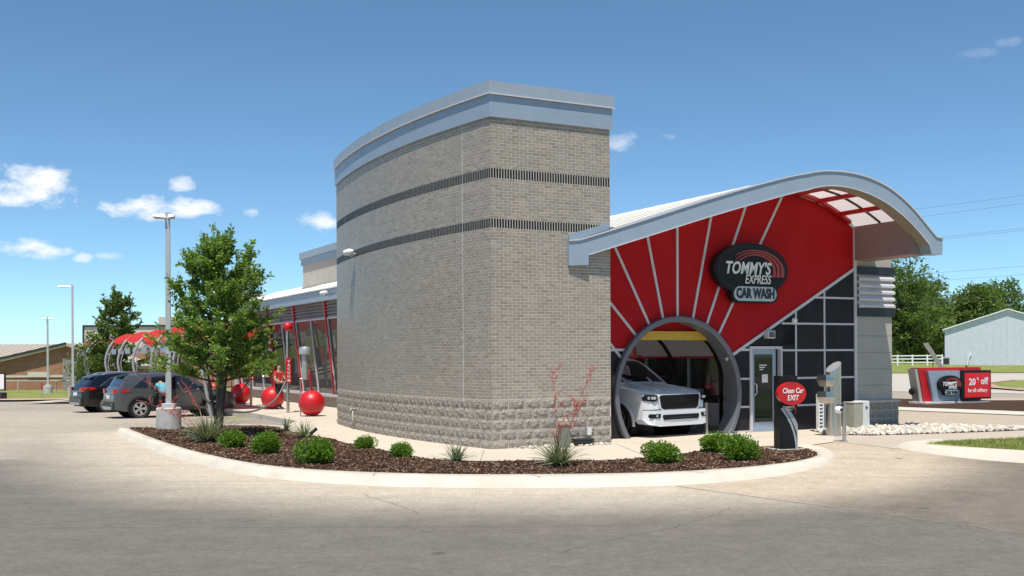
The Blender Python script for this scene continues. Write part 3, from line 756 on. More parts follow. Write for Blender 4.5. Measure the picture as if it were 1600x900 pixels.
panels.append([L0]+arc(ang(strips[0][1]), ang(strips[1][1]), 6)+[(strips[1][0][0], wt(strips[1][0][0])), (2.9, wt(2.9))])
for a, b in zip(strips[1:], strips[2:]):
    panels.append(arc(ang(a[1]), ang(b[1]), 6)+top_between(b[0][0], a[0][0]))
DG0, DG1 = (7.10, 1.925), (11.30, 4.235)
panels.append(arc(ang(strips[6][1]), ang(DG0)-.0, 8)+[DG0, DG1, (11.30, 5.345)]+top_between(11.30, strips[6][0][0]))
for p in panels:
    c = (sum(q[0] for q in p)/len(p), sum(q[1] for q in p)/len(p))
    p = [(q[0], q[1]) for q in p]
    v2, tr = fill_poly(p); mb = MB(); n_ = len(v2)
    mb.add([(x, WV, z) for x, z in v2], tr)
    part(mb, 'red_panel', 'red_wall')
# light strips over the joints
def bar2(mb, a, b, w, y0, y1):
    d = Vector((b[0]-a[0], b[1]-a[1])).normalized(); nn_ = Vector((-d.y, d.x))*w/2
    mb.prism([(a[0]+nn_.x, a[1]+nn_.y), (b[0]+nn_.x, b[1]+nn_.y), (b[0]-nn_.x, b[1]-nn_.y), (a[0]-nn_.x, a[1]-nn_.y)], y0, y1, 'y')
for i, (a, b) in enumerate(strips):
    mb = MB(); bar2(mb, L0 if i == 0 else (a[0]+(a[0]-b[0])*.0, a[1]), (b[0]+(RC[0]-b[0])*.04, b[1]+(RC[1]-b[1])*.04), .062, WV-.03, WV-.002); part(mb, 'ray_strip', 'trim_silver')
mb = MB(); bar2(mb, (6.95, 1.842), DG1, .075, WV-.03, WV-.002); part(mb, 'diagonal_strip', 'trim_silver')
mb = MB(); bar2(mb, (2.9, 2.93), (3.95, 1.78), .062, WV-.028, WV-.002); bar2(mb, (2.9, 2.09), (3.95, 2.09), .06, WV-.030, WV-.001); part(mb, 'ray_strip', 'trim_silver')
mb = MB()
for (a, b) in zip(WALLTOP[5:], WALLTOP[6:]): bar2(mb, a, b, .075, WV-.033, WV-.003)
part(mb, 'arc_strip', 'trim_silver')
mb = MB(); mb.box(11.285, 11.375, WV-.05, WV-.001, .05, 5.36); part(mb, 'corner_trim', 'trim_silver')
# backing wall with the round opening and the doorway
hole = [(RC[0]+1.78*cos(a), RC[1]+1.78*sin(a)) for a in np.linspace(0, 2*pi, 60, endpoint=False)]
hole = [(x, max(z, .0)) for x, z in hole]
hole = [p for i, p in enumerate(hole) if p[1] > 0.001 or hole[i-1][1] > .001 or hole[(i+1) % 60][1] > .001]
DU0, DU1, DZ = 7.70, 8.76, 2.17
outer = [(2.9, -.1), (DU0, -.1), (DU0, DZ), (DU1, DZ), (DU1, -.1), (11.36, -.1), (11.36, 5.33)]+[(u, wt(u)-.01) for u in np.linspace(11.2, 2.9, 20)]
v2, tr = fill_poly(outer, [hole]); mb = MB(); mb.add([(x, WV+.03, z) for x, z in v2], tr); mb.add([(x, WV+.22, z) for x, z in v2], tr)
part(mb, 'front_wall', 'dark_panel')
# dark panel grid below the diagonal
def clip_poly(P, a, b):
    """keep the side below line a->b"""
    out = []
    f = lambda p: (b[0]-a[0])*(p[1]-a[1])-(b[1]-a[1])*(p[0]-a[0])
    for i in range(len(P)):
        p, q = P[i], P[(i+1) % len(P)]; fp, fq = f(p), f(q)
        if fp <= 0: out.append(p)
        if fp*fq < 0: t_ = fp/(fp-fq); out.append((p[0]+(q[0]-p[0])*t_, p[1]+(q[1]-p[1])*t_))
    return out
us = [8.79, 9.243, 10.23, 11.29]; zs = [-.05, .645, 1.35, 2.07, 2.76, 3.45, 4.3]
def dark_panel(P):
    P = clip_poly(P, DG0, DG1)
    if len(P) < 3: return
    cx_, cz_ = sum(p[0] for p in P)/len(P), sum(p[1] for p in P)/len(P)
    mb = MB(); mb.prism([(p[0], p[1]) for p in P], WV-.012, WV+.028, 'y'); part(mb, 'dark_panel', 'dark_panel')
for u0, u1 in zip(us, us[1:]):
    for z0, z1 in zip(zs, zs[1:]): dark_panel([(u0+.004, z0+.004), (u1-.004, z0+.004), (u1-.004, z1-.004), (u0+.004, z1-.004)])
dark_panel([(7.15, 2.20), (8.79, 2.20), (9.24, 2.20), (9.24, 2.75), (8.0, 2.75)])
for z0, z1 in zip(zs[:3], zs[1:4]):
    L_ = [(RC[0]+sqrt(max(RR**2-(z-RC[1])**2, 0)), z) for z in np.linspace(z1-.004, z0+.004, 6)]
    dark_panel([(7.69, z0+.004), (7.69, z1-.004)]+L_)
    L_ = [(RC[0]-sqrt(max(RR**2-(z-RC[1])**2, 0)), z) for z in np.linspace(z0+.004, z1-.004, 6)]
    mb = MB(); mb.prism([(2.9, z1-.004), (2.9, z0+.004)]+L_, WV-.012, WV+.028, 'y'); part(mb, 'dark_panel', 'dark_panel')
def seg_until_diag(z):  # u where horizontal z meets the diagonal
    return DG0[0]+(z-DG0[1])/(DG1[1]-DG0[1])*(DG1[0]-DG0[0])
for z in zs[1:6]:
    u0 = max(8.77, seg_until_diag(z)); mb = MB(); mb.box(u0, 11.29, WV-.026, WV-.011, z-.025, z+.025); part(mb, 'grid_bar', 'trim_silver')
for u in us[1:3]:
    z1 = DG0[1]+(u-DG0[0])/(DG1[0]-DG0[0])*(DG1[1]-DG0[1]); mb = MB(); mb.box(u-.025, u+.025, WV-.028, WV-.010, -.02, z1); part(mb, 'grid_bar', 'trim_silver')
for z in (.03, .65, 1.355):
    mb = MB(); mb.box(RC[0]+sqrt(RR**2-(z-RC[1])**2)-.05, 7.70, WV-.026, WV-.011, z-.025, z+.025); part(mb, 'grid_bar', 'trim_silver')
mb = MB(); mb.box(7.33, 7.70, WV-.026, WV-.011, 2.055, 2.115); part(mb, 'grid_bar', 'trim_silver')
# door: frame, leaf, glass, pull handle, posted notice
mb = MB(); mb.box(DU0, DU0+.075, WV-.05, WV+.1, 0, DZ); mb.box(DU1-.05, DU1, WV-.05, WV+.1, 1.38, DZ); mb.box(DU0+.075, DU1-.05, WV-.05, WV+.1, DZ-.07, DZ); part(mb, 'door_frame', 'trim_silver')
door = thing('door', None, None); del door; bpy.data.objects.remove(bpy.data.objects['door'])
mb = MB(); a, b = DU0+.085, DU1-.17
mb.box(a, b, WV+.02, WV+.065, .02, .25); mb.box(a, b, WV+.02, WV+.065, DZ-.20, DZ-.075); mb.box(a, a+.10, WV+.02, WV+.065, .25, DZ-.20); mb.box(b-.10, b, WV+.02, WV+.065, .25, DZ-.20)
door = part(mb, 'door', 'grey_metal')
mb = MB(); mb.box(a+.10, b-.10, WV+.035, WV+.045, .25, DZ-.20); part(mb, 'door_glass', 'door_glass', door)
mb = MB(); mb.tube([(a+.05, WV+.02, .92), (a+.05, WV-.05, .94), (a+.12, WV-.055, .98), (a+.12, WV-.055, 1.2), (a+.05, WV-.05, 1.24), (a+.05, WV+.02, 1.26)], .012, 8); part(mb, 'handle', 'chrome', door, smooth=True)
mb = MB(); mb.box(a+.36, a+.55, WV+.028, WV+.033, 1.25, 1.46); part(mb, 'notice', 'paper', door)
mb = MB()
for k in range(3): mb.box(a+.28, a+.52-.06*k, WV+.0285, WV+.0335, 1.68-.055*k, 1.705-.055*k)
part(mb, 'decal', 'lettering_white', door)
mb = MB(); mb.box(DU1-.17, DU1-.05, WV+.10, WV+.12, 0, DZ-.07); mb.box(DU0, DU1-.17, WV+.9, WV+.92, 0, 2.4); part(mb, 'door_reveal', 'black_paint')
mb = MB(); mb.box(DU0, DU1+.0, WV-.06, WV+.1, .0, .022); part(mb, 'threshold', 'galvanised')
# --- round portal ring
mb = MB(); n_ = 96; ro, ri = 1.885, 1.755
prof = [(ro, .86), (ro, 1.03), (ri, 1.95), (ri, .86)]
prof = [(ri+.02, .855), (ro-.02, .855), (ro, .875), (ro, 1.04), (ro, 1.06), (ri, 1.34), (ri, .875), (ri+.02, .855)]
vs, fs = [], []; m_ = len(prof)
for i in range(n_):
    a = 2*pi*i/n_
    for r, y in prof: vs.append((RC[0]+r*cos(a), y, RC[1]+r*sin(a)))
for i in range(n_):
    for j in range(m_-1): fs.append((i*m_+j, ((i+1) % n_)*m_+j, ((i+1) % n_)*m_+j+1, i*m_+j+1))
mb.add(vs, fs); part(mb, 'portal_ring', 'ring_grey', auto=.6)
# --- roof: constant curved section running back, front edge skewed over the entrance
def skew(u): return -.064-.122*(u-1.81)
tp_u = np.array([p[0] for p in TPROF]); tp_z = np.array([p[1] for p in TPROF])
ur = np.concatenate([np.linspace(2.5, 8, 26), np.linspace(8.15, 11.95, 34)])
zr = np.interp(ur, tp_u, tp_z)
for _ in range(3): zr[1:-1] = (zr[:-2]+2*zr[1:-1]+zr[2:])/4
def roof_sheet(name, mat, sel, v0f, v1, dz0, dz1, parent=BLD):
    mb = MB(); U_ = ur[sel]; Z_ = zr[sel]; vs, fs = [], []
    for u, z in zip(U_, Z_): vs += [(u, v0f(u), z+dz1), (u, v1, z+dz1), (u, v1, z+dz0), (u, v0f(u), z+dz0)]
    for i in range(len(U_)-1):
        for j in range(4): fs.append((i*4+j, i*4+(j+1) % 4, i*4+4+(j+1) % 4, i*4+4+j))
    fs += [(0, 3, 2, 1), tuple(len(vs)-4+k for k in range(4))]
    mb.add(vs, fs); return part(mb, name, mat, parent, auto=.5)
roof = roof_sheet('roof', 'roof_light', ur <= 9.45, lambda u: max(skew(u)+.06, .02 if u < 2.99 else -9), 24, -.16, -.04)
roof_sheet('rear_roof', 'white_roof', ur >= 9.42, lambda u: 1.05, 24, -.16, -.042, roof)
mb = MB()                                            # standing seams
for v in np.arange(.9, 24, .62):
    sel = (ur > 3.0) & (ur < 9.4)
    mb.tube([(u, v, z-.035) for u, z in zip(ur[sel][::2], zr[sel][::2])], .018, 4)
part(mb, 'standing_seam', 'white_roof', roof)
# translucent canopy panes over the entrance, on red purlins
def wz(u): return np.interp(u, [p[0] for p in WALLTOP], [p[1] for p in WALLTOP])
def cz(u): return float(np.interp(u, [8.9, 9.4, 9.95, 10.5, 11.0, 11.40], [6.20, 6.13, 6.02, 5.80, 5.55, 5.32]))
pu = [9.28, 10.02, 10.72, 11.44]
for i in range(3):
    for j in range(2):
        mb = MB(); vs, fs = [], []
        for k in range(7):
            u = pu[i]+(pu[i+1]-pu[i])*k/6; f0 = skew(u)+.36; f1 = 1.0; mid = (f0+f1)/2
            y0, y1 = (f0, mid) if j == 0 else (mid, f1)
            vs += [(u, y0, cz(u)+.03), (u, y1, cz(u)+.03), (u, y1, cz(u)+.045), (u, y0, cz(u)+.045)]
        for k in range(6):
            for q in range(4): fs.append((k*4+q, k*4+(q+1) % 4, k*4+4+(q+1) % 4, k*4+4+q))
        mb.add(vs, fs); part(mb, 'canopy_pane', 'skylight', roof)
for u in pu[:3]:
    mb = MB(); mb.box(u-.045, u+.045, skew(u)+.3, .985, cz(u)-.08, cz(u)+.028); part(mb, 'purlin', 'red_paint', roof)
mb = MB(); vs = []
for u in np.linspace(9.28, 11.3, 16): vs.append((u, (skew(u)+.36+1)/2, cz(u)))
mb.tube(vs, .032, 4, sq=True); part(mb, 'glazing_bar', 'dark_rib', roof)
mb = MB()                                            # red edge beam along the wall head
for u0, u1 in zip(np.linspace(9.3, 11.1, 8), np.linspace(9.3, 11.1, 8)[1:]): mb.add([(u0, y, cz(u0)+d) for y in (.86, .985) for d in (-.06, .025)]+[(u1, y, cz(u1)+d) for y in (.86, .985) for d in (-.06, .025)], [(0, 1, 5, 4), (1, 3, 7, 5), (3, 2, 6, 7), (2, 0, 4, 6)])
part(mb, 'edge_beam', 'red_paint', roof)
# fascia beam along the skewed front edge
ub = np.concatenate([np.linspace(2.277, 8, 20), np.linspace(8.15, 11.584, 26)])
zb = np.interp(ub, [p[0] for p in BPROF], [p[1] for p in BPROF]); ztp = np.interp(ub, tp_u, tp_z)
for _ in range(3): zb[1:-1] = (zb[:-2]+2*zb[1:-1]+zb[2:])/4; ztp[1:-1] = (ztp[:-2]+2*ztp[1:-1]+ztp[2:])/4
front = [(1.808, 3.92), (2.277, 3.945)]+[(u, z) for u, z in zip(ub, zb)]+[(11.66, 4.455), (11.995, 4.45), (12.008, 4.869), (11.80, 4.90)]+[(u, z) for u, z in zip(ub[::-1], ztp[::-1])]+[(2.051, 4.498), (1.808, 4.476)]
seen = []; 
for p in front:
    if not seen or math.dist(p, seen[-1]) > 1e-3: seen.append(p)
front = seen
v2, tr = fill_poly(front); mb = MB()
def thick(u): return .055 if u < 2.95 else .36
mb.add([(u, skew(u), z) for u, z in v2], tr)
mb.add([(u, skew(u)+min(thick(u), max(.052, -skew(u)-.008 if u < 2.95 else .36)), z) for u, z in v2], tr)
n_ = len(front)
mb.add([(u, skew(u), z) for u, z in front]+[(u, skew(u)+min(thick(u), max(.052, -skew(u)-.008 if u < 2.95 else .36)), z) for u, z in front], [(i, (i+1) % n_, (i+1) % n_+n_, i+n_) for i in range(n_)])
fas = part(mb, 'fascia_beam', 'grey_metal')
mb = MB(); k_ = [i for i in range(len(ub)) if ub[i] > 3.0]
vs = [p for i in k_ for p in ((ub[i], skew(ub[i])+.012, zb[i]-.004), (ub[i], skew(ub[i])+.37, zb[i]-.004), (ub[i], skew(ub[i])+.365, ztp[i]-.02))]
mb.add(vs, [f for i in range(len(k_)-1) for f in ((3*i, 3*i+1, 3*i+4, 3*i+3), (3*i+1, 3*i+2, 3*i+5, 3*i+4))]); part(mb, 'beam_soffit', 'beam_soffit', fas)
mb = MB()                                            # bright drip edges top and bottom
mb.tube([(u, skew(u)-.012, z-.01) for u, z in [(1.80, 4.476), (2.051, 4.498)]+list(zip(ub, ztp))+[(11.8, 4.905), (12.02, 4.872)]], .022, 4, sq=True)
part(mb, 'drip_edge', 'trim_silver', fas)
mb = MB(); mb.tube([(u, skew(u)-.006, z+.012) for u, z in zip(ub, zb)], .014, 4, sq=True); part(mb, 'drip_edge', 'trim_silver', fas)
mb = MB(); mb.prism([(1.82, 4.49), (2.06, 4.51), (2.86, 4.757), (2.86, 4.90), (1.82, 4.60)], -.05, .0, 'y'); part(mb, 'flashing', 'grey_metal')
# eave box closing the roof on the right
mb = MB(); mb.prism([(11.30, 4.47), (11.98, 4.47), (11.98, 4.85), (11.78, 4.90), (11.44, 5.31), (11.30, 5.37)], -.93, 6, 'y'); part(mb, 'eave_box', 'eave_brown')
# --- panelled pier at the right end
PU0, PU1, PV = 11.385, 12.66, .96
mb = MB(); mb.box(PU0, PU1, PV+.02, 3.2, -.1, 5.2); pier = part(mb, 'pier', 'tan_panel')
zz = [.70, 1.12, 1.56, 2.0, 2.45, 2.97]
for a, b in zip(zz, zz[1:]):
    mb = MB(); mb.box(PU0, PU1+.012, PV, PV+.03, a+.006, b-.006); part(mb, 'panel', 'tan_panel', pier)
    mb = MB(); mb.box(PU1, PU1+.012, PV+.031, 3.2, a+.006, b-.006); part(mb, 'panel', 'tan_panel', pier)
for a, b in ((4.32, 4.75), (4.756, 5.22)): mb = MB(); mb.box(PU0, PU1, PV, PV+.03, a, b); part(mb, 'panel', 'tan_panel', pier)
for a, b in ((2.98, 3.185), (4.11, 4.31)): mb = MB(); mb.box(PU0, PU1+.07, PV-.06, 3.1, a, b); part(mb, 'band', 'navy_band', pier)
h = (4.10-3.19)/5
for k in range(5):
    z = 3.19+k*h; mb = MB()
    A = [(0, z), (.075, z+.03), (.075, z+h*.45), (.0, z+h-.004)]
    q = []
    for d, z_ in A: q.append([(PU0, PV-d, z_), (PU1+d, PV-d, z_), (PU1+d, 3.1, z_)])
    for i in range(3):
        for j in range(2): mb.quad(q[i][j], q[i][j+1], q[i+1][j+1], q[i+1][j])
    part(mb, 'louvre', 'trim_silver', pier)
mb = MB(); mb.box(PU0-.01, PU1+.2, PV-.13, 3.3, .66, .71); part(mb, 'stone_cap', 'concrete_base', pier)
mb = MB(); mb.box(PU0+.0, PU1+.155, PV-.085, 3.25, -.1, .66); part(mb, 'mortar_core', 'mortar', pier)
for r in range(3):
    z0 = .012+r*.2165; w_ = PU1+.155-PU0
    x = -.2 if r % 2 else 0
    while x < w_-.03:
        a, b = max(x, 0), min(x+SB, w_)
        if b-a > .05:
            o = bpy.data.objects.new('stone_block', stone_mesh(round(b-a-.012, 2), r)); link(o, pier); o.location = (PU0+a+.006, PV-.085, z0)
        x += SB
    x = 0
    for k in range(5):
        o = bpy.data.objects.new('stone_block', stone_mesh(SB-.012, k)); link(o, pier); o.location = (PU1+.155, PV-.08+k*SB+(.1 if r % 2 else 0), z0); o.rotation_euler = (0, 0, pi/2)
# --- tunnel behind the portal
tn = MB(); tn.box(3.3, 8.6, 1.40, 1.46, 2.55, 4.4); tun = part(tn, 'bulkhead', 'red_wall')
mb = MB(); mb.box(3.3, 8.6, 1.30, 1.50, 2.33, 2.545); part(mb, 'header_beam', 'yellow')
mb = MB(); mb.box(8.62, 8.75, 1.26, 24, -.05, .62); mb.box(8.62, 8.75, 1.26, 2.6, .62, 4.5); knee = part(mb, 'tunnel_side_wall', 'white_panel')
mb = MB(); mb.box(8.64, 8.74, 2.6, 24, 1.93, 3.6); part(mb, 'upper_panel', 'white_panel')
mb = MB(); mb.box(8.60, 8.64, 2.6, 24, 1.87, 1.93); part(mb, 'red_rail', 'red_gloss')
for v in np.arange(2.6, 23.5, 2.1):
    mb = MB(); mb.box(8.67, 8.69, v+.05, v+2.05, .62, 1.93); part(mb, 'tunnel_window', 'store_glass')
    mb = MB(); mb.box(8.61, 8.73, v-.05, v+.05, .62, 1.87); part(mb, 'window_post', 'galvanised')
for v in (3.1, 5.2, 8.0, 11.5, 15.5):
    mb = MB(); mb.tube([(3.5, v, 0), (3.5, v, 1.3)]+[(6.0-2.5*cos(a), v, 1.3+1.75*sin(a)) for a in np.linspace(.1, pi-.1, 20)]+[(8.5, v, 1.3), (8.5, v, 0)], .055, 8); part(mb, 'wash_arch', 'dark_rib', smooth=True)
mb = MB(); mb.box(8.45, 8.6, 4.0, 6.5, .62, 1.0); part(mb, 'equipment_cover', 'white_panel')
for v, h in ((6.6, 1.75), (9.2, 1.6), (12.8, 1.8)):
    mb = MB()
    for k in range(7): mb.lathe([(.05, .25+k*h/7), (.30+.05*sin(k*2.1), .3+k*h/7), (.30+.05*cos(k*1.7), .25+(k+.8)*h/7), (.05, .25+(k+.95)*h/7)], 14, (8.05, v, 0))
    mb.tube([(8.05, v, 0), (8.05, v, 2.4)], .05, 8); part(mb, 'wash_brush', 'red_paint' if v == 6.6 else 'cloth_dark', smooth=True)
mb = MB(); mb.box(6.95, 7.35, 2.45, 2.62, .45, .85); mb.box(7.13, 7.17, 2.5, 2.56, 0, .45); part(mb, 'control_box', 'tan_panel')
# --- glazed side along the vacuum bays
SU = 3.13
def su(z): return SU-(z-.5)*.11
mb = MB(); mb.box(SU-.05, SU+.2, TL+.3, 36, -.1, .42); sk = part(mb, 'knee_wall', 'split_stone')
mb = MB(); mb.box(SU-.16, SU+.12, TL+.3, 36, .42, .52); part(mb, 'sill', 'trim_silver')
reds = [11.3, 15.55, 19.85, 24.15, 28.4, 32.7]
for i, v in enumerate(reds):
    mb = MB(); mb.add([(su(z)+d, v+e, z) for z in (.5, 4.12) for d, e in ((-.10, -.06), (.06, -.06), (.06, .06), (-.10, .06))], [(0, 1, 2, 3), (7, 6, 5, 4), (0, 4, 5, 1), (1, 5, 6, 2), (2, 6, 7, 3), (3, 7, 4, 0)]); part(mb, 'red_mullion', 'red_paint')
    for k in range(2):
        v0, v1 = v+.06+k*2.12, v+2.10+k*2.12
        if v1 > 35.9: continue
        mb = MB(); mb.add([(su(z)+d, vv, z) for d in (0, .02) for vv, z in ((v0, .5), (v1, .5), (v1, 3.45), (v0, 3.45))], [(0, 1, 2, 3), (7, 6, 5, 4), (0, 4, 5, 1), (1, 5, 6, 2), (2, 6, 7, 3), (3, 7, 4, 0)]); part(mb, 'window_pane', 'store_glass')
        mb = MB(); mb.add([(su(z)+d, v1+e, z) for z in (.5, 3.45) for d, e in ((-.05, .0), (.04, .0), (.04, .06), (-.05, .06))], [(0, 1, 2, 3), (7, 6, 5, 4), (0, 4, 5, 1), (1, 5, 6, 2), (2, 6, 7, 3), (3, 7, 4, 0)]); part(mb, 'mullion', 'trim_silver')
        for q in range(5):
            z = 3.50+q*.125; mb = MB(); mb.add([(su(z)-.05, v0, z), (su(z)-.05, v1, z), (su(z)+.05, v1, z+.11), (su(z)+.05, v0, z+.11), (su(z)-.05, v0, z+.012), (su(z)-.05, v1, z+.012), (su(z)+.03, v1, z+.12), (su(z)+.03, v0, z+.12)], [(0, 1, 2, 3), (4, 7, 6, 5), (0, 4, 5, 1), (3, 2, 6, 7)]); part(mb, 'louvre', 'tan_panel')
mb = MB(); mb.box(SU+.05, SU+.1, TL+.3, 36, 3.46, 4.3); part(mb, 'louvre_backing', 'dark_rib')
mb = MB(); mb.box(su(3.4)-.06, su(3.4)+.05, TL+.3, 36, 3.44, 3.50); part(mb, 'transom', 'trim_silver')
mb = MB(); mb.box(2.45, 3.2, TL+.2, 36.6, 4.12, 4.52); ef = part(mb, 'eave_fascia', 'grey_metal')
mb = MB(); mb.add([(2.40, TL+.2, 4.522), (2.40, 36.7, 4.522), (5.4, 36.7, 5.42), (5.4, TL+.2, 5.42), (2.40, TL+.2, 4.56), (2.40, 36.7, 4.56), (5.4, 36.7, 5.46), (5.4, TL+.2, 5.46)], [(0, 1, 2, 3), (4, 7, 6, 5), (0, 4, 5, 1), (1, 5, 6, 2), (2, 6, 7, 3), (3, 7, 4, 0)]); sr = part(mb, 'side_roof', 'white_roof')
mb = MB()
for v in np.arange(TL+.5, 36.5, .6): mb.tube([(2.42, v, 4.57), (5.4, v, 5.465)], .016, 4)
part(mb, 'standing_seam', 'white_roof', sr)
mb = MB(); mb.box(3.95, 8.6, TL+.3, 26.9, 4.6, 6.35); pen = part(mb, 'upper_wall', 'stucco')
mb = MB(); mb.box(3.88, 8.7, TL+.28, 26.98, 6.08, 6.36); part(mb, 'fascia_band', 'grey_metal', pen)
mb = MB(); mb.box(3.82, 8.76, TL+.26, 27.05, 6.362, 6.66); part(mb, 'coping', 'coping_metal', pen)
mb = MB(); mb.box(3.90, 3.955, TL+.3, 26.9, 4.95, 5.12); part(mb, 'base_flashing', 'tan_soffit', pen)
mb = MB(); mb.box(3.0, 12.3, 36.0, 36.2, -.9, 5.3); part(mb, 'rear_wall', 'tan_panel')
mb = MB(); mb.box(12.3, 12.5, 3.2, 36.2, -.1, 4.9); part(mb, 'right_wall', 'tan_panel')

# ------------------------------------------------------------------ wall sign, lamps and cameras on the building
def ellipse(a, b, n=48, c=(0, 0)): return [(c[0]+a*cos(2*pi*i/n), c[1]+b*sin(2*pi*i/n)) for i in range(n)]
def pill(w, h, c=(0, 0), n=10):
    r = h/2; return [(c[0]+w/2-r+r*cos(t_), c[1]+r*sin(t_)) for t_ in np.linspace(-pi/2, pi/2, n)]+[(c[0]-w/2+r+r*cos(t_), c[1]+r*sin(t_)) for t_ in np.linspace(pi/2, 3*pi/2, n)]
def logo(root, k, d, simple_=False):
    """oval logo panel facing -Y, k = scale (1 = 2.3 m wide), d = depth of the cabinet"""
    def union(e, p0, p1):
        # outline of oval joined with the pill below
        o = []
        E_ = ellipse(1.17, .66, 96, (0, .06)); Pp = pill(1.42, .40, (.10, -.56), 14)
        inside_e = lambda q: (q[0]/1.17)**2+((q[1]-.06)/.66)**2 < 1
        pts = [q for q in E_ if not inpoly(q[0], q[1], Pp)]+[q for q in Pp if not inside_e(q)]
        return pts
    E_ = [(x*k, z*k) for x, z in ellipse(1.17, .66, 96, (0, .06))]; mb = MB()
    mb.prism(E_, 0, d, 'y'); bz = part(mb, 'cabinet', 'black_paint', root)
    mb = MB(); mb.prism([(x*k, z*k) for x, z in pill(1.50, .44, (.10, -.545), 14)], .006, d-.004, 'y'); part(mb, 'pill_cabinet', 'black_paint', root)
    mb = MB(); R_ = [(x*k, z*k) for x, z in ellipse(1.08, .585, 80, (.0, .06))]
    vs = [(x, -.012, z) for x, z in R_]+[(x*.975, -.012, (z-.06*k)*.965+.06*k) for x, z in R_]+[(x, 0, z) for x, z in R_]
    mb.add(vs, [(i, (i+1) % 80, (i+1) % 80+80, i+80) for i in range(80)]+[(i, i+160, (i+1) % 80+160, (i+1) % 80) for i in range(80)]); part(mb, 'rim', 'black_plastic', root)
    # three red arcs sweeping over to the right
    for q in range(3):
        a_, b_ = .62+.135*q, .40+.055*q; mb = MB(); vs = []; n = 26
        for i in range(n+1):
            t_ = radians(162-14*q)+(radians(-22+3*q)-radians(162-14*q))*i/n; w_ = (.012+.042*(i/n)**.8)
            cx0, cz0 = .10, .0
            for s_ in (-1, 1): vs.append(((cx0+(a_+s_*w_)*cos(t_))*k, -.014, (cz0+.03+(b_+s_*w_*.6)*sin(t_))*k))
        mb.add(vs, [(2*i, 2*i+1, 2*i+3, 2*i+2) for i in range(n)]); part(mb, 'red_arc', 'sign_arc', root)
    lettering("TOMMY'S", .42*k, -.15*k, -.012, .075*k, 'lettering_white', root, shear=.26, bold=.009*k, ext=.006, sx=.80, spacing=1.02)
    lettering('EXPRESS', .315*k, .17*k, -.012, -.195*k, 'lettering_white', root, shear=.26, bold=.002*k, ext=.006, sx=.72, spacing=.97)
    mb = MB(); mb.prism([(x*k, z*k) for x, z in pill(1.36, .36, (.10, -.545), 14)], -.014, .004, 'y'); part(mb, 'pill_face', 'pill_grey', root)
    lettering('CAR WASH', .335*k, .10*k, -.022, -.545*k, 'lettering_dark', root, bold=.014*k, ext=.005, sx=.72, spacing=.98)
sg = thing('wall_sign', 'large black oval logo sign with red arcs on the red sunburst wall', 'sign', Wd(7.56, .70, 4.02), TH)
logo(sg, 1.0, .20)
mb = MB()
for x in (-.6, .6): mb.box(x-.04, x+.04, .25, .31, -.1, .3)
part(mb, 'standoff', 'black_paint', sg)
# flood lamps
def flood(name, label, loc, rz, wall_d):
    r = thing(name, label, 'lamp', loc, rz, 'twin floodlights on the building')
    mb = MB(); mb.tube([(0, wall_d, 0), (0, .0, 0)], .03, 8); mb.bbox(-.07, .07, -.03, .05, -.07, .03, .01); part(mb, 'bracket', 'galvanised', r)
    for s_ in (-1, 1):
        mb = MB(); mb.lathe([(0, -.16), (.075, -.15), (.085, -.05), (.05, .05), (0, .06)], 14, (0, 0, 0), 'y'); o = part(mb, 'lamp_head', 'white_paint', r, smooth=True)
        o.location = (s_*.15, -.03, .05); o.rotation_euler = (.15, 0, s_*-.55)
    return r
(fx, fy), a_ = wall_pt(-7.45, .12)
flood('floodlight', 'white twin floodlight high on the curved brick tower', Wd(fx, fy, 4.74), TH-pi/2+a_*-1, .12)
flood('floodlight', 'white twin floodlight on the grey eave above the side windows', Wd(2.33, 18.6, 4.33), TH-pi/2, .12)
r = thing('wall_lamp', 'small square grey wall lamp above the glass door', 'lamp', Wd(8.30, .93, 2.47), TH)
mb = MB(); mb.bbox(-.12, .12, -.10, .08, -.10, .10, .012); part(mb, 'housing', 'trim_silver', r)
mb = MB(); mb.box(-.085, .085, -.108, -.099, -.07, .07); part(mb, 'lens', 'store_glass', r)
r = thing('security_camera', 'white dome security camera on the dark panel wall', 'camera', Wd(9.10, .93, 2.85), TH)
mb = MB(); mb.tube([(.1, .06, 0), (.1, -.04, 0), (0, -.08, 0)], .018, 8); part(mb, 'arm', 'white_paint', r)
mb = MB(); mb.lathe([(0, .07), (.06, .055), (.075, 0), (.06, -.05), (0, -.075)], 14, (-.03, -.09, -.02)); part(mb, 'dome', 'white_paint', r, smooth=True)

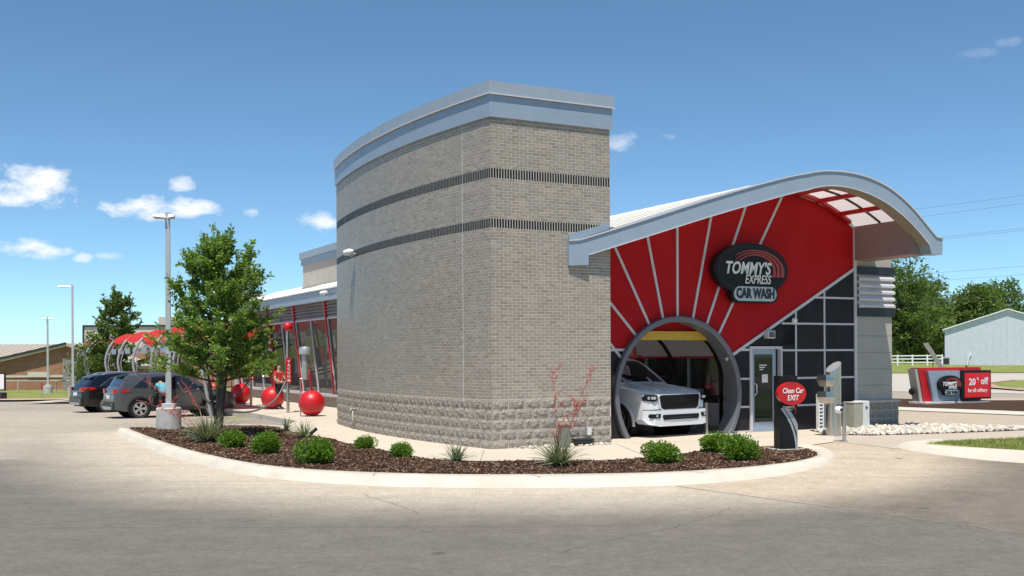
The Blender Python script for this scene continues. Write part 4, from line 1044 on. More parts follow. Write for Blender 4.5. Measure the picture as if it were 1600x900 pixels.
# ------------------------------------------------------------------ exit totem, dryer post, bollard camera, utility cabinet
r = thing('exit_sign', 'black totem with red oval Clean Car EXIT sign on the mulch tip', 'sign', (5.66, 21.84, 0), TH*.55)
mb = MB(); mb.bbox(-.20, .20, -.03, .24, .0, 1.52, .01); part(mb, 'totem', 'black_paint', r)
mb = MB(); mb.box(-.30, .34, -.12, .32, -.05, .02); part(mb, 'base_plate', 'concrete_base', r)
mb = MB(); mb.prism(ellipse(.315, .235, 48, (.02, 1.16)), -.14, -.02, 'y'); part(mb, 'sign_face', 'red_gloss', r, auto=.6)
lettering('Clean Car', .15, .025, -.146, 1.215, 'lettering_white', r, shear=.2, bold=.002, ext=.003, sx=.76)
lettering('EXIT', .155, .025, -.146, 1.07, 'lettering_white', r, shear=.2, bold=.002, ext=.003, sx=.80)
for q, (x_, w_) in enumerate(((0, .045), (.075, .035), (.125, .03))):
    mb = MB(); vs = []; n = 18
    for i in range(n+1):
        t_ = i/n; zc = .86-.86*t_; xc = -.17+x_+.33*(1-(1-t_)**2.2); xc = min(xc, .185-.001*q)
        d_ = w_*(1-.3*t_); vs += [(xc-d_*.5, -.036-.002*q, zc-.012), (min(xc+d_*.5, .198), -.036-.002*q, zc+.012)]
    mb.add(vs, [(2*i, 2*i+1, 2*i+3, 2*i+2) for i in range(n)]); part(mb, 'swoosh', 'galvanised', r)
lettering("TOMMY'S", .062, -.02, -.040, .875, 'lettering_white', r, shear=.25, bold=.002, ext=.002)
lettering('EXPRESS', .036, .02, -.040, .825, 'lettering_white', r, shear=.25, ext=.002)
mb = MB(); vs = []
for i in range(13): t_ = pi*.62*i/12; vs += [(.0+.13*sin(t_), -.0405, .80+.15*cos(t_)*.9), (.0+.16*sin(t_), -.0405, .80+.18*cos(t_)*.9)]
mb.add(vs, [(2*i, 2*i+1, 2*i+3, 2*i+2) for i in range(12)]); part(mb, 'red_arc', 'red_gloss', r)

r = thing('steel_post', 'slant-topped stainless steel post with two hooded signal lights', 'post', (7.72, 25.56, 0), TH)
mb = MB(); n = 28; R_ = .175; vs = []
for i in range(n): a = 2*pi*i/n; vs.append((R_*cos(a), R_*sin(a), 0))
for i in range(n): a = 2*pi*i/n; vs.append((R_*cos(a), R_*sin(a), 1.66+.13*cos(a)/1+.0))
mb.add(vs, [(i, (i+1) % n, (i+1) % n+n, i+n) for i in range(n)]); part(mb, 'post', 'steel', r, auto=.7)
mb = MB(); mb.add([(v[0], v[1], v[2]-.004) for v in vs[n:]], [tuple(range(n))]); part(mb, 'cap', 'galvanised', r)
for z in (1.36, .96):
    mb = MB()
    A = [(-.40, -.16), (-.10, -.16), (-.10, .14), (-.40, .14)]
    mb.add([(-.40, -.15, z+.11), (-.12, -.15, z+.11), (-.04, -.15, z-.02), (-.40, -.17, z-.02), (-.36, -.12, z-.17), (-.10, -.12, z-.17), (-.40, .13, z+.11), (-.12, .13, z+.11), (-.04, .13, z-.02), (-.40, .15, z-.02), (-.36, .1, z-.17), (-.10, .1, z-.17)],
           [(0, 3, 2, 1), (3, 4, 5, 2), (0, 1, 7, 6), (6, 7, 8, 9), (9, 8, 11, 10), (0, 6, 9, 3), (3, 9, 10, 4), (4, 10, 11, 5), (1, 2, 8, 7), (2, 5, 11, 8)]); part(mb, 'signal_hood', 'steel', r)
mb = MB(); mb.tube([(-.22, 0, .75), (-.22, 0, 1.4)], .02, 6); part(mb, 'conduit', 'galvanised', r)
r = thing('slotted_column', 'narrow pale slotted column behind the stainless steel post', 'column', Wd(9.55, .45, 0), TH)
mb = MB(); mb.box(-.085, -.055, -.05, .05, 0, .95); mb.box(.055, .085, -.05, .05, 0, .95)
for k in range(10): mb.box(-.055, .055, -.05, .05, .04+k*.092, .085+k*.092)
part(mb, 'frame', 'paper', r); mb = MB(); mb.box(-.055, .055, .0, .03, 0, .95); part(mb, 'backing', 'black_paint', r)
r = thing('bollard', 'slim stainless bollard holding a white dome camera by the exit lane', 'bollard', (7.45, 23.9, 0), TH)
mb = MB(); mb.tube([(0, 0, -.06), (0, 0, .86)], .045, 14); part(mb, 'post', 'steel', r, auto=.8)
mb = MB(); mb.lathe([(0, .0), (.09, 0), (.09, .012), (0, .012)], 16); part(mb, 'foot', 'steel', r)
mb = MB(); mb.box(-.2, .04, -.03, .03, .80, .83); part(mb, 'arm', 'black_paint', r)
mb = MB(); mb.lathe([(0, -.10), (.05, -.09), (.085, -.04), (.085, .03), (.06, .06), (0, .065)], 16, (-.17, 0, .72), 'y'); part(mb, 'camera_dome', 'white_paint', r, smooth=True)
mb = MB(); mb.lathe([(0, -.118), (.035, -.105), (.045, -.085)], 14, (-.17, 0, .72), 'y'); part(mb, 'camera_lens', 'black_paint', r, smooth=True)
r = thing('utility_cabinet', 'white and tan utility cabinet beside the stone base of the pier', 'cabinet', Wd(10.82, .45, 0), TH)
mb = MB(); mb.bbox(-.26, .04, -.18, .2, -.02, .70, .01); part(mb, 'box', 'utility_tan', r)
mb = MB(); mb.bbox(.04, .26, -.20, .2, -.02, .74, .012); part(mb, 'white_cabinet', 'utility_white', r)
mb = MB(); mb.box(-.27, .04, -.19, .21, .70, .715); part(mb, 'lid', 'utility_white', r)
lettering('n', .13, .15, -.205, .58, 'lettering_dark', r, name='mark', bold=.006)
# junction boxes, hose bib and spike light on the tower base
r = thing('outlet_box', 'grey electrical outlet box low on the tower stone base', 'box', Wd(2.28, -.035, .30), TH)
mb = MB(); mb.bbox(-.06, .06, -.06, .03, -.09, .09, .008); part(mb, 'box', 'galvanised', r); mb = MB(); mb.box(-.05, .05, -.07, -.055, -.08, .08); part(mb, 'cover', 'utility_white', r)
r = thing('downspout_grate', 'dark ribbed drain outlet at the foot of the brick tower', 'drain', Wd(2.06, -.18, 0), TH)
mb = MB()
for k in range(3): mb.bbox(-.24, .24, -.10, .10, .012+k*.052, .056+k*.052, .012)
part(mb, 'rib', 'black_plastic', r)
(fx, fy), a_ = wall_pt(-7.55, .03)
r = thing('hose_bib', 'brass coloured hose tap and hanging pipe on the curved stone base', 'tap', Wd(fx, fy, .0), TH-pi/2-a_)
mb = MB(); mb.tube([(0, .02, .55), (0, -.09, .55), (0, -.13, .5)], .03, 8); mb.tube([(.03, -.05, .5), (.035, -.06, .02)], .018, 8); part(mb, 'pipe', 'rust_rail', r, smooth=True)
mb = MB(); mb.tube([(-.06, -.07, .62), (.06, -.07, .62)], .012, 6); part(mb, 'valve_handle', 'rust_rail', r)

# ------------------------------------------------------------------ monument sign by the road
r = thing('monument_sign', 'low red and grey roadside sign with logo and red screen in mulch bed', 'sign', (15.75, 41.2, 0), radians(25))
def slant(x, z): return x-(.22-.22*z/1.3)*-1-.22
mb = MB(); mb.bbox(.0, 1.55, -.35, .55, -.02, .10, .02); mb.bbox(1.6, 3.6, -.2, .5, -.02, .09, .02); part(mb, 'base', 'concrete_base', r)
mb = MB(); mb.prism([(.22, .10), (1.7, .10), (3.3, .10), (3.3, 1.42), (-.05, 1.42)], -.02, .40, 'y'); part(mb, 'red_body', 'red_gloss', r)
mb = MB(); mb.prism([(.05, .10), (.215, .10), (-.06, 1.38), (-.20, 1.38)], .02, .38, 'y'); part(mb, 'side_fin', 'tan_panel', r)
mb = MB(); mb.prism([(.62, .12), (2.0, .12), (2.0, 1.30), (.30, 1.30)], -.16, -.03, 'y'); part(mb, 'grey_face', 'grey_metal', r)
mb = MB(); mb.bbox(2.01, 3.62, -.24, -.03, .16, 1.30, .015); part(mb, 'screen_cabinet', 'black_paint', r)
mb = MB(); mb.box(2.16, 3.55, -.252, -.241, .23, 1.20); part(mb, 'screen', 'led_red', r)
lettering('20', .36, 2.56, -.258, .83, 'lettering_white', r, bold=.012, ext=.003); lettering('%', .14, 2.86, -.258, .95, 'lettering_white', r, bold=.004, ext=.003); lettering('off', .36, 3.22, -.258, .86, 'lettering_white', r, bold=.012, ext=.003)
lettering('for all military', .20, 2.85, -.258, .50, 'lettering_white', r, bold=.004, ext=.003, sx=.94)
lg = bpy.data.objects.new('logo_panel', None); link(lg, r); lg.location = (1.35, -.30, .74)
logo(lg, .52, .14)
# the logo's own pieces become children of the sign itself (no deeper level)
for ch in list(lg.children):
    ch.parent = r; ch.location = Vector(ch.location)+Vector(lg.location)
bpy.data.objects.remove(lg)
mb = MB(); mb.lathe([(0, .0), (.03, .0), (.03, .07), (0, .08)], 10, (2.75, .2, 1.42)); part(mb, 'sensor', 'black_paint', r)
mb = MB(); mb.lathe([(0, .0), (.12, .0), (.14, .06), (0, .07)], 16, (-.22, .2, .5), 'x'); part(mb, 'side_lamp', 'black_paint', r)

# ------------------------------------------------------------------ vehicles
def pchip(P):
    xs = [p[0] for p in P]; ys = [p[1] for p in P]
    d = [(ys[i+1]-ys[i])/(xs[i+1]-xs[i]) for i in range(len(P)-1)]
    m = [d[0]]+[0 if d[i-1]*d[i] <= 0 else 2*d[i-1]*d[i]/(d[i-1]+d[i]) for i in range(1, len(d))]+[d[-1]]
    def f(x):
        if x <= xs[0]: return ys[0]
        if x >= xs[-1]: return ys[-1]
        i = max(j for j in range(len(xs)-1) if xs[j] <= x); h = xs[i+1]-xs[i]; t_ = (x-xs[i])/h
        return (2*t_**3-3*t_**2+1)*ys[i]+(t_**3-2*t_**2+t_)*h*m[i]+(-2*t_**3+3*t_**2)*ys[i+1]+(t_**3-t_**2)*h*m[i+1]
    return f
class Car:
    """body lofted along x (front = +x) from a side silhouette, plan width and tumblehome"""
    def __init__(s, xr, xf, top, belt, half, wheels, rw, bot, rr=.30, fr=.35, tumble=.17, endpow=(.13, .14)):
        s.xr, s.xf, s.top, s.belt, s.half, s.wheels, s.rw, s.bot = xr, xf, pchip(top), belt, half, wheels, rw, bot
        s.rr, s.fr, s.tumble, s.ep = rr, fr, tumble, endpow
        s.roof = max(p[1] for p in top)
    def plan(s, x):
        p = 1.0
        if x > s.xf-s.fr: p -= s.ep[1]*((x-(s.xf-s.fr))/s.fr)**3
        if x < s.xr+s.rr: p -= s.ep[0]*((s.xr+s.rr-x)/s.rr)**3
        return p
    def hw(s, x, z):
        h = s.half*s.plan(x)
        if z > s.belt: h *= 1-s.tumble*((z-s.belt)/(s.roof-s.belt))**1.15
        else:
            q = (s.belt-z)/s.belt; h *= 1-.05*max(0, q-.35)**1.5*4*.5+.0
            h += .012*sin(min(1, max(0, (s.belt-z)/.25))*pi)
        return h
    def bottom(s, x):
        b = s.bot+.10*max(0, (s.xr+.35-x)/.35)+.06*max(0, (x-s.xf+.35)/.35)
        for wx in s.wheels:
            d = abs(x-wx)
            if d < s.rw: b = max(b, .36+sqrt(s.rw**2-d*d)*.98)
        return b
    def sh(s, x): return s.top(x)-min(.09, .3*max(.01, s.top(x)-s.bottom(x)))
    def surf(s, x, y):
        h = s.hw(x, s.sh(x)); t_ = s.top(x); q = min(1, abs(y)/h); return s.sh(x)+(t_-s.sh(x))*(1-q**3)**(1/3)
    def body(s, mat, parent, name='body'):
        xs = set(np.round(np.linspace(s.xr, s.xf, 60), 4))
        for wx in s.wheels:
            for a in np.linspace(0, pi, 19): xs.add(round(wx+s.rw*cos(a), 4))
            xs.add(round(wx+s.rw+.002, 4)); xs.add(round(wx-s.rw-.002, 4))
        for k in range(6): xs.add(round(s.xr+.01*k*k, 4)); xs.add(round(s.xf-.01*k*k, 4))
        xs = sorted(x for x in xs if s.xr <= x <= s.xf); ns, nt = 10, 7; mb = MB(); secs = []
        for x in xs:
            b, h = s.bottom(x), s.sh(x); b = min(b, h-.02); half = []
            for j in range(ns+1):
                z = b+(h-b)*j/ns; half.append((s.hw(x, z), z))
            w_, t_ = half[-1][0], s.top(x)
            for j in range(1, nt+1):
                a = pi/2*j/nt; half.append((w_*max(0, cos(a))**(2/3), h+(t_-h)*sin(a)**(2/3)))
            secs.append([(x, y, z) for y, z in half]+[(x, -y, z) for y, z in half[-2::-1]])
        m = len(secs[0]); vs = [p for q in secs for p in q]; fs = []
        for i in range(len(secs)-1):
            for j in range(m-1): fs.append((i*m+j, i*m+j+1, (i+1)*m+j+1, (i+1)*m+j))
            fs.append((i*m, (i+1)*m, (i+1)*m+m-1, i*m+m-1))
        fs += [tuple(range(m)), tuple(range(len(secs)*m-1, len(secs)*m-m-1, -1))]
        mb.add(vs, fs); return part(mb, name, mat, parent, auto=.65)
    def side_patch(s, name, poly, mat, parent, eps=.006, sides=(1, -1)):
        """quad patch (4 corners x,z) lying on the flank"""
        for sd in sides:
            mb = MB(); n, k = 10, 6; vs = []
            for j in range(k+1):
                for i in range(n+1):
                    a, b = i/n, j/k
                    x = (poly[0][0]*(1-a)+poly[1][0]*a)*(1-b)+(poly[3][0]*(1-a)+poly[2][0]*a)*b
                    z = (poly[0][1]*(1-a)+poly[1][1]*a)*(1-b)+(poly[3][1]*(1-a)+poly[2][1]*a)*b
                    vs.append((x, sd*(s.hw(x, z)+eps), z))
            mb.add(vs, [(j*(n+1)+i, j*(n+1)+i+1, (j+1)*(n+1)+i+1, (j+1)*(n+1)+i) for j in range(k) for i in range(n)])
            o = part(mb, name, mat, parent, smooth=True, fix=False)
        return o
    def top_patch(s, name, x0, x1, w0, w1, mat, parent, eps=.006):
        mb = MB(); n, k = 12, 10; vs = []
        for j in range(k+1):
            x = x0+(x1-x0)*j/k; w_ = w0+(w1-w0)*j/k
            sl = (s.top(x+.01)-s.top(x-.01))/.02; l = sqrt(1+sl*sl)
            for i in range(n+1):
                y = -w_+2*w_*i/n; vs.append((x-sl/l*eps, y, s.surf(x, y)+eps/l))
        mb.add(vs, [(j*(n+1)+i, j*(n+1)+i+1, (j+1)*(n+1)+i+1, (j+1)*(n+1)+i) for j in range(k) for i in range(n)])
        return part(mb, name, mat, parent, smooth=True, fix=False)
    def end_x(s, y, front):
        """x of the rounded nose/tail at offset y"""
        q = 1-min(abs(y)/s.half, .999)
        if front:
            t_ = min(1, (q/s.ep[1])**(1/3)); return s.xf-s.fr+s.fr*t_
        t_ = min(1, (q/s.ep[0])**(1/3)); return s.xr+s.rr-s.rr*t_
    def end_patch(s, name, y0, y1, z0, z1, mat, parent, front=True, eps=.012, n=14, z2=None, thick=.0):
        mb = MB(); vs = []
        for i in range(n+1):
            y = y0+(y1-y0)*i/n; x = s.end_x(y, front)+(eps if front else -eps)
            zt = z1 if z2 is None else z1+(z2-z1)*i/n
            vs += [(x, y, z0), (x, y, zt)]
        fs = [(2*i, 2*i+1, 2*i+3, 2*i+2) for i in range(n)]
        if thick:
            m = len(vs); d = -thick if front else thick
            vs += [(v[0]+d, v[1], v[2]) for v in vs]
            fs += [(2*i+m, 2*i+2+m, 2*i+3+m, 2*i+1+m) for i in range(n)]+[(2*i+1, 2*i+1+m, 2*i+3+m, 2*i+3) for i in range(n)]+[(2*i, 2*i+2, 2*i+2+m, 2*i+m) for i in range(n)]+[(0, m, m+1, 1), (2*n, 2*n+1, 2*n+1+m, 2*n+m)]
        mb.add(vs, fs); return part(mb, name, mat, parent, fix=bool(thick), auto=.6 if thick else None)
def wheel(parent, x, y, R_, w_, spokes, rim_mat='alloy', side=1):
    mb = MB(); r = .67*R_
    mb.lathe([(r, -w_/2+.02), (R_*.93, -w_/2), (R_, -w_/2+.03), (R_, w_/2-.03), (R_*.93, w_/2), (r, w_/2-.02)], 32, (0, 0, 0), 'y')
    hub = bpy.data.objects.new('wheel', None); link(hub, parent); hub.location = (x, y, R_)
    part(mb, 'tyre', 'tyre', hub, auto=.7)
    mb = MB(); f = side*(w_/2-.03)
    mb.lathe([(r+.003, f+side*.012), (r-.025, f+side*.012), (r-.035, f-side*.06), (0, f-side*.07)], 32, (0, 0, 0), 'y', 1)
    mb.lathe([(0, f+side*.006), (.055, f+side*.004), (.07, f-side*.03)], 14, (0, 0, 0), 'y', 0)
    mb.lathe([(r+.003, f+side*.013), (r-.028, f+side*.013)], 32, (0, 0, 0), 'y', 0)
    for k in range(spokes):
        for d in (-.16, .16):
            a = 2*pi*k/spokes; a1 = a+d
            p0 = Vector((.05*cos(a), f, .05*sin(a))); p1 = Vector(((r-.02)*cos(a1), f+side*.004, (r-.02)*sin(a1)))
            t_ = (p1-p0).normalized(); nn_ = Vector((-t_.z, 0, t_.x))*.022
            mb.add([p0+nn_, p0-nn_, p1-nn_*1.2, p1+nn_*1.2, p0+nn_-Vector((0, side*.03, 0)), p0-nn_-Vector((0, side*.03, 0)), p1-nn_*1.2-Vector((0, side*.03, 0)), p1+nn_*1.2-Vector((0, side*.03, 0))], [(0, 1, 2, 3), (0, 3, 7, 4), (1, 5, 6, 2)], 0)
    part(mb, 'rim', [rim_mat, 'grille_dark'], hub, auto=.5)
    return hub
def well(parent, x, y0, y1, R_):
    mb = MB(); mb.lathe([(R_, y0), (R_, y1), (0.0, y0)], 28, (x, 0, .37), 'y'); return part(mb, 'wheel_well', 'grille_dark', parent)
def suv(name, label, loc, rz, paint, kind, tilt=0):
    r = thing(name, label, 'car', loc, rz, None, (0, tilt, rz))
    if kind == 'grey':
        top = [(-2.28, .80), (-2.24, 1.02), (-2.16, 1.12), (-2.05, 1.22), (-1.86, 1.53), (-1.76, 1.60), (-1.5, 1.645), (-.6, 1.69), (.0, 1.675), (.35, 1.62), (.75, 1.44), (1.2, 1.14), (1.35, 1.075), (1.8, 1.02), (2.1, .93), (2.24, .80), (2.30, .66)]
        c = Car(-2.28, 2.30, top, 1.08, .925, (-1.36, 1.33), .405, .27, .34, .42, .20, (.16, .18))
    else:
        top = [(-2.36, .82), (-2.31, 1.0), (-2.22, 1.09), (-2.12, 1.18), (-1.80, 1.50), (-1.66, 1.58), (-1.4, 1.635), (-.5, 1.69), (.1, 1.67), (.5, 1.58), (.95, 1.38), (1.35, 1.13), (1.5, 1.07), (1.95, 1.0), (2.25, .88), (2.35, .72), (2.40, .6)]
        c = Car(-2.36, 2.40, top, 1.07, .94, (-1.38, 1.36), .40, .27, .40, .45, .22, (.2, .2))
    b = c.body(paint, r)
    mb = MB(); mb.bbox(c.xr+.15, c.xf-.2, -c.half+.16, c.half-.16, .26, .6, .05); part(mb, 'underbody', 'grille_dark', r)
    for wx in c.wheels:
        for sd in (-1, 1):
            wheel(r, wx, sd*(c.half-.115), .362, .225, 5, 'alloy', sd)
            well(r, wx, sd*(c.half-.30), sd*(c.half-.02), c.rw-.004)
    # cladding over the wheel arches and sills
    for wx in c.wheels:
        for sd in (-1, 1):
            mb = MB(); vs = []
            for i in range(25):
                a = radians(-14)+radians(208)*i/24
                for rr in (c.rw-.004, c.rw+.062):
                    x, z = wx+rr*cos(a), .36+rr*sin(a); vs.append((x, sd*(c.hw(x, z)+.014), z))
            mb.add(vs, [(2*i, 2*i+1, 2*i+3, 2*i+2) for i in range(24)]); part(mb, 'arch_cladding', 'black_plastic' if kind == 'grey' else paint, r, fix=False)
    w0, w1 = c.wheels
    c.side_patch('sill_cladding', [(w0+.45, .28), (w1-.45, .28), (w1-.45, .42), (w0+.45, .42)], 'black_plastic', r, .012)
    # glass
    if kind == 'grey':
        c.side_patch('rear_quarter_window', [(-1.62, 1.13), (-1.08, 1.12), (-1.02, 1.50), (-1.20, 1.49)], 'car_glass', r)
        c.side_patch('rear_door_window', [(-.98, 1.10), (-.13, 1.08), (-.16, 1.57), (-.92, 1.53)], 'car_glass', r)
        c.side_patch('front_door_window', [(-.06, 1.08), (.98, 1.06), (.28, 1.54), (-.10, 1.575)], 'car_glass', r)
        c.top_patch('rear_window', -2.08, -1.83, .66, .55, 'car_glass', r); c.top_patch('windscreen', .42, 1.16, .56, .70, 'car_glass', r)
        spx = -1.80
    else:
        c.side_patch('rear_quarter_window', [(-1.60, 1.14), (-1.02, 1.10), (-.98, 1.47), (-1.15, 1.45)], 'car_glass', r)
        c.side_patch('rear_door_window', [(-.95, 1.09), (-.12, 1.07), (-.14, 1.55), (-.90, 1.49)], 'car_glass', r)
        c.side_patch('front_door_window', [(-.05, 1.07), (1.08, 1.05), (.40, 1.50), (-.08, 1.555)], 'car_glass', r)
        c.top_patch('rear_window', -2.14, -1.83, .68, .56, 'car_glass', r); c.top_patch('windscreen', .60, 1.32, .56, .72, 'car_glass', r)
        for sd in (1, -1):
            mb = MB(); mb.tube([(x, sd*(c.hw(x, z)+.01), z) for x, z in ((-1.66, 1.12), (-1.15, 1.475), (-.6, 1.545), (-.1, 1.58), (.4, 1.53))], .014, 6); part(mb, 'window_trim', 'chrome', r)
        spx = -1.78
    mb = MB(); vs = []
    for y in np.linspace(-.56, .56, 9): vs += [(spx-.16, y, c.surf(spx-.02, y)-.005), (spx+.16, y, c.surf(spx+.16, y)+.012), (spx-.15, y, c.surf(spx-.02, y)-.04)]
    mb.add(vs, [q for i in range(8) for q in ((3*i, 3*i+1, 3*i+4, 3*i+3), (3*i, 3*i+3, 3*i+5, 3*i+2))]); part(mb, 'spoiler', 'black_paint' if kind == 'grey' else paint, r)
    for sd in (1, -1):
        mb = MB(); mb.tube([(x, sd*.56, c.surf(x, .56)+.035+(-.05 if i in (0, 8) else 0)) for i, x in enumerate(np.linspace(-1.45, .25, 9))], .020, 6); part(mb, 'roof_rail', 'black_plastic' if kind == 'grey' else 'alloy', r)
        # tail lamp wrapping the corner
        y0, y1 = sd*.50, sd*(c.half*.985)
        c.end_patch('tail_lamp', y0, y1, .93 if kind == 'grey' else .90, 1.045, 'tail_red', r, False, .012, 14, 1.10, .03)
        c.side_patch('tail_lamp', [(c.xr+.26, .95), (c.xr+.56, 1.01), (c.xr+.50, 1.08), (c.xr+.26, 1.10)], 'tail_red', r, .010, (sd,))
        c.end_patch('reflector', sd*.55, sd*.75, .52, .56, 'tail_red', r, False, .045)
        mb = MB(); mb.bbox(.88, 1.04, sd*(c.half+.02), sd*(c.half+.20), 1.03, 1.17, .03); part(mb, 'mirror', paint, r)
        for hx in (-.72, .28):
            mb = MB(); mb.tube([(hx-.1, sd*(c.hw(hx, .96)+.028), .965), (hx+.1, sd*(c.hw(hx, .96)+.028), .96)], .013, 6); part(mb, 'door_handle', 'chrome', r)
        c.end_patch('headlamp', sd*.45, sd*.86, .70, .80, 'lamp_clear', r, True, .012)
        for x0 in (-1.0, -.08, 1.0):
            mb = MB(); mb.tube([(x0+ (.02*k), sd*(c.hw(x0, z)+.002), z) for k, z in enumerate(np.linspace(.42, 1.06, 7))], .004, 4); part(mb, 'door_gap', 'grille_dark', r)
    c.end_patch('rear_bumper', -.80, .80, .36, .62, 'black_plastic' if kind == 'grey' else paint, r, False, .04, 20, None, .12)
    c.end_patch('lower_valance', -.6, .6, .34, .44, 'galvanised', r, False, .055, 12, None, .03)
    c.end_patch('number_plate', -.25, .25, .73, .87, 'lettering_white', r, False, .014, 4)
    c.end_patch('tailgate_trim', -.45, .45, .90, .935, 'chrome', r, False, .014, 10)
    c.end_patch('grille', -.42, .42, .52, .72, 'grille_dark', r, True, .010, 10)
    return r, c
gA = suv('suv', 'grey suv with black wheel arches parked with its rear door open', (-13.15, 40.9, -.268), radians(34), 'paint_grey_car', 'grey')
gB = suv('suv', 'dark navy suv with chrome window trim parked beyond the grey suv', (-16.75, 46.75, -.335), radians(40), 'paint_navy_car', 'navy')
# open rear door of the grey suv (near side)
gr, gc = gA
mb = MB(); mb.bbox(0, .86, -.03, .03, .35, 1.06, .02); dr = part(mb, 'rear_door', 'paint_grey_car', gr); dr.location = (-.06, -gc.half+.02, 0); dr.rotation_euler = (0, 0, radians(180+52))
mb = MB(); mb.box(.03, .83, -.012, .012, 1.06, 1.10); mb.box(.0, .05, -.012, .012, 1.06, 1.52); mb.box(.05, .72, -.012, .012, 1.49, 1.53); mb.prism([(.83, 1.06), (.87, 1.06), (.75, 1.53), (.70, 1.53)], -.012, .012, 'y'); part(mb, 'window_frame', 'black_paint', dr)
mb = MB(); mb.prism([(.05, 1.10), (.82, 1.10), (.71, 1.49), (.05, 1.49)], -.005, .005, 'y'); part(mb, 'window', 'store_glass', dr)
mb = MB(); mb.bbox(-.9, -.1, -gc.half+.0, -gc.half+.35, .38, 1.5, .02); part(mb, 'door_opening', 'grille_dark', gr)

# white pickup nosing out of the portal (front = +x, faces the camera side)
PW = thing('pickup_truck', 'white pickup truck with black grille driving out of the round portal', 'truck', (2.12, 28.05, -.02), TH-pi/2+radians(10)); PW.scale = (1.05, 1.05, .985)
top = [(-2.9, 1.05), (-2.85, 1.28), (-2.6, 1.32), (-1.35, 1.32), (-1.3, 1.4), (-1.22, 1.88), (-1.0, 1.93), (.1, 1.97), (.62, 1.94), (.92, 1.84), (1.28, 1.59), (1.58, 1.365), (1.68, 1.30), (2.0, 1.27), (2.45, 1.21), (2.72, 1.13), (2.86, 1.02), (2.92, .90)]
pc = Car(-2.9, 2.92, top, 1.18, 1.0, (-1.85, 1.93), .50, .44, .12, .42, .15, (.05, .17))
pc.body('paint_white_car', PW)
mb = MB(); mb.bbox(-2.6, 2.5, -.75, .75, .36, .75, .05); part(mb, 'chassis', 'grille_dark', PW)
for wx in pc.wheels:
    for sd in (-1, 1):
        wheel(PW, wx, sd*.865, .42, .28, 6, 'chrome', sd); well(PW, wx, sd*.62, sd*.985, .497)
        mb = MB(); vs = []
        for i in range(25):
            a = radians(-8)+radians(196)*i/24
            for rr, e in ((.495, .012), (.51, .03), (.565, .022), (.58, .004)): x, z = wx+rr*cos(a), .36+rr*sin(a); vs.append((x, sd*(pc.hw(x, z)+e), z))
        mb.add(vs, [(4*i+j, 4*i+j+1, 4*i+5+j, 4*i+4+j) for i in range(24) for j in range(3)]); part(mb, 'arch_flare', 'paint_white_car', PW, fix=False, smooth=True)
pc.top_patch('windscreen', .86, 1.62, .70, .86, 'car_glass', PW)
pc.side_patch('front_door_window', [(-.05, 1.20), (1.40, 1.19), (.74, 1.79), (-.08, 1.81)], 'car_glass', PW)
pc.side_patch('rear_door_window', [(-1.12, 1.20), (-.13, 1.20), (-.16, 1.78), (-1.05, 1.77)], 'car_glass', PW)
# grille: black hexagon with mesh, body-colour surround
def nose(y, e=.0): return pc.end_x(y, True)+e
def nose_poly(name, pts, mat, e0, e1):
    """polygon (y,z) laid on the nose, from depth e0 to e1"""
    v2, tr = fill_poly(pts); mb = MB(); mb.add([(nose(y, e1), y, z) for y, z in v2], tr); n = len(pts)
    mb.add([(nose(y, e1), y, z) for y, z in pts]+[(nose(y, e0), y, z) for y, z in pts], [(i, (i+1) % n, (i+1) % n+n, i+n) for i in range(n)])
    return part(mb, name, mat, PW)
def densify(P, k=6): return [(P[i][0]+(P[(i+1) % len(P)][0]-P[i][0])*j/k, P[i][1]+(P[(i+1) % len(P)][1]-P[i][1])*j/k) for i in range(len(P)) for j in range(k)]
GR = [(-.62, 1.045), (.62, 1.045), (.66, 1.0), (.60, .745), (.53, .705), (-.53, .705), (-.60, .745), (-.66, 1.0)]
nose_poly('grille_surround', densify([(y*1.06, .875+(z-.875)*1.12) for y, z in GR]), 'paint_white_car', -.1, .045)
g = nose_poly('grille', densify(GR), 'grille_dark', -.05, .052)
mb = MB()
for i in range(19):
    for j in range(8):
        y = -.57+.0633*i+(.03 if j % 2 else 0); z = .715+.046*j
        if abs(y) < .50+.12*(z-.69)/.36: mb.tube([(nose(y, .050), y-.022, z), (nose(y, .062), y, z+.016), (nose(y, .050), y+.022, z), (nose(y, .062), y, z-.016), (nose(y, .050), y-.022, z)], .0055, 4, False)
part(mb, 'mesh', 'grille_dark', g)
rl = lettering('RAM', .17, 0, 0, 0, 'black_paint', g, name='emblem', bold=.004, ext=.006, sx=1.25); rl.location = (2.985, 0, .89); rl.rotation_euler = (0, 0, pi/2)
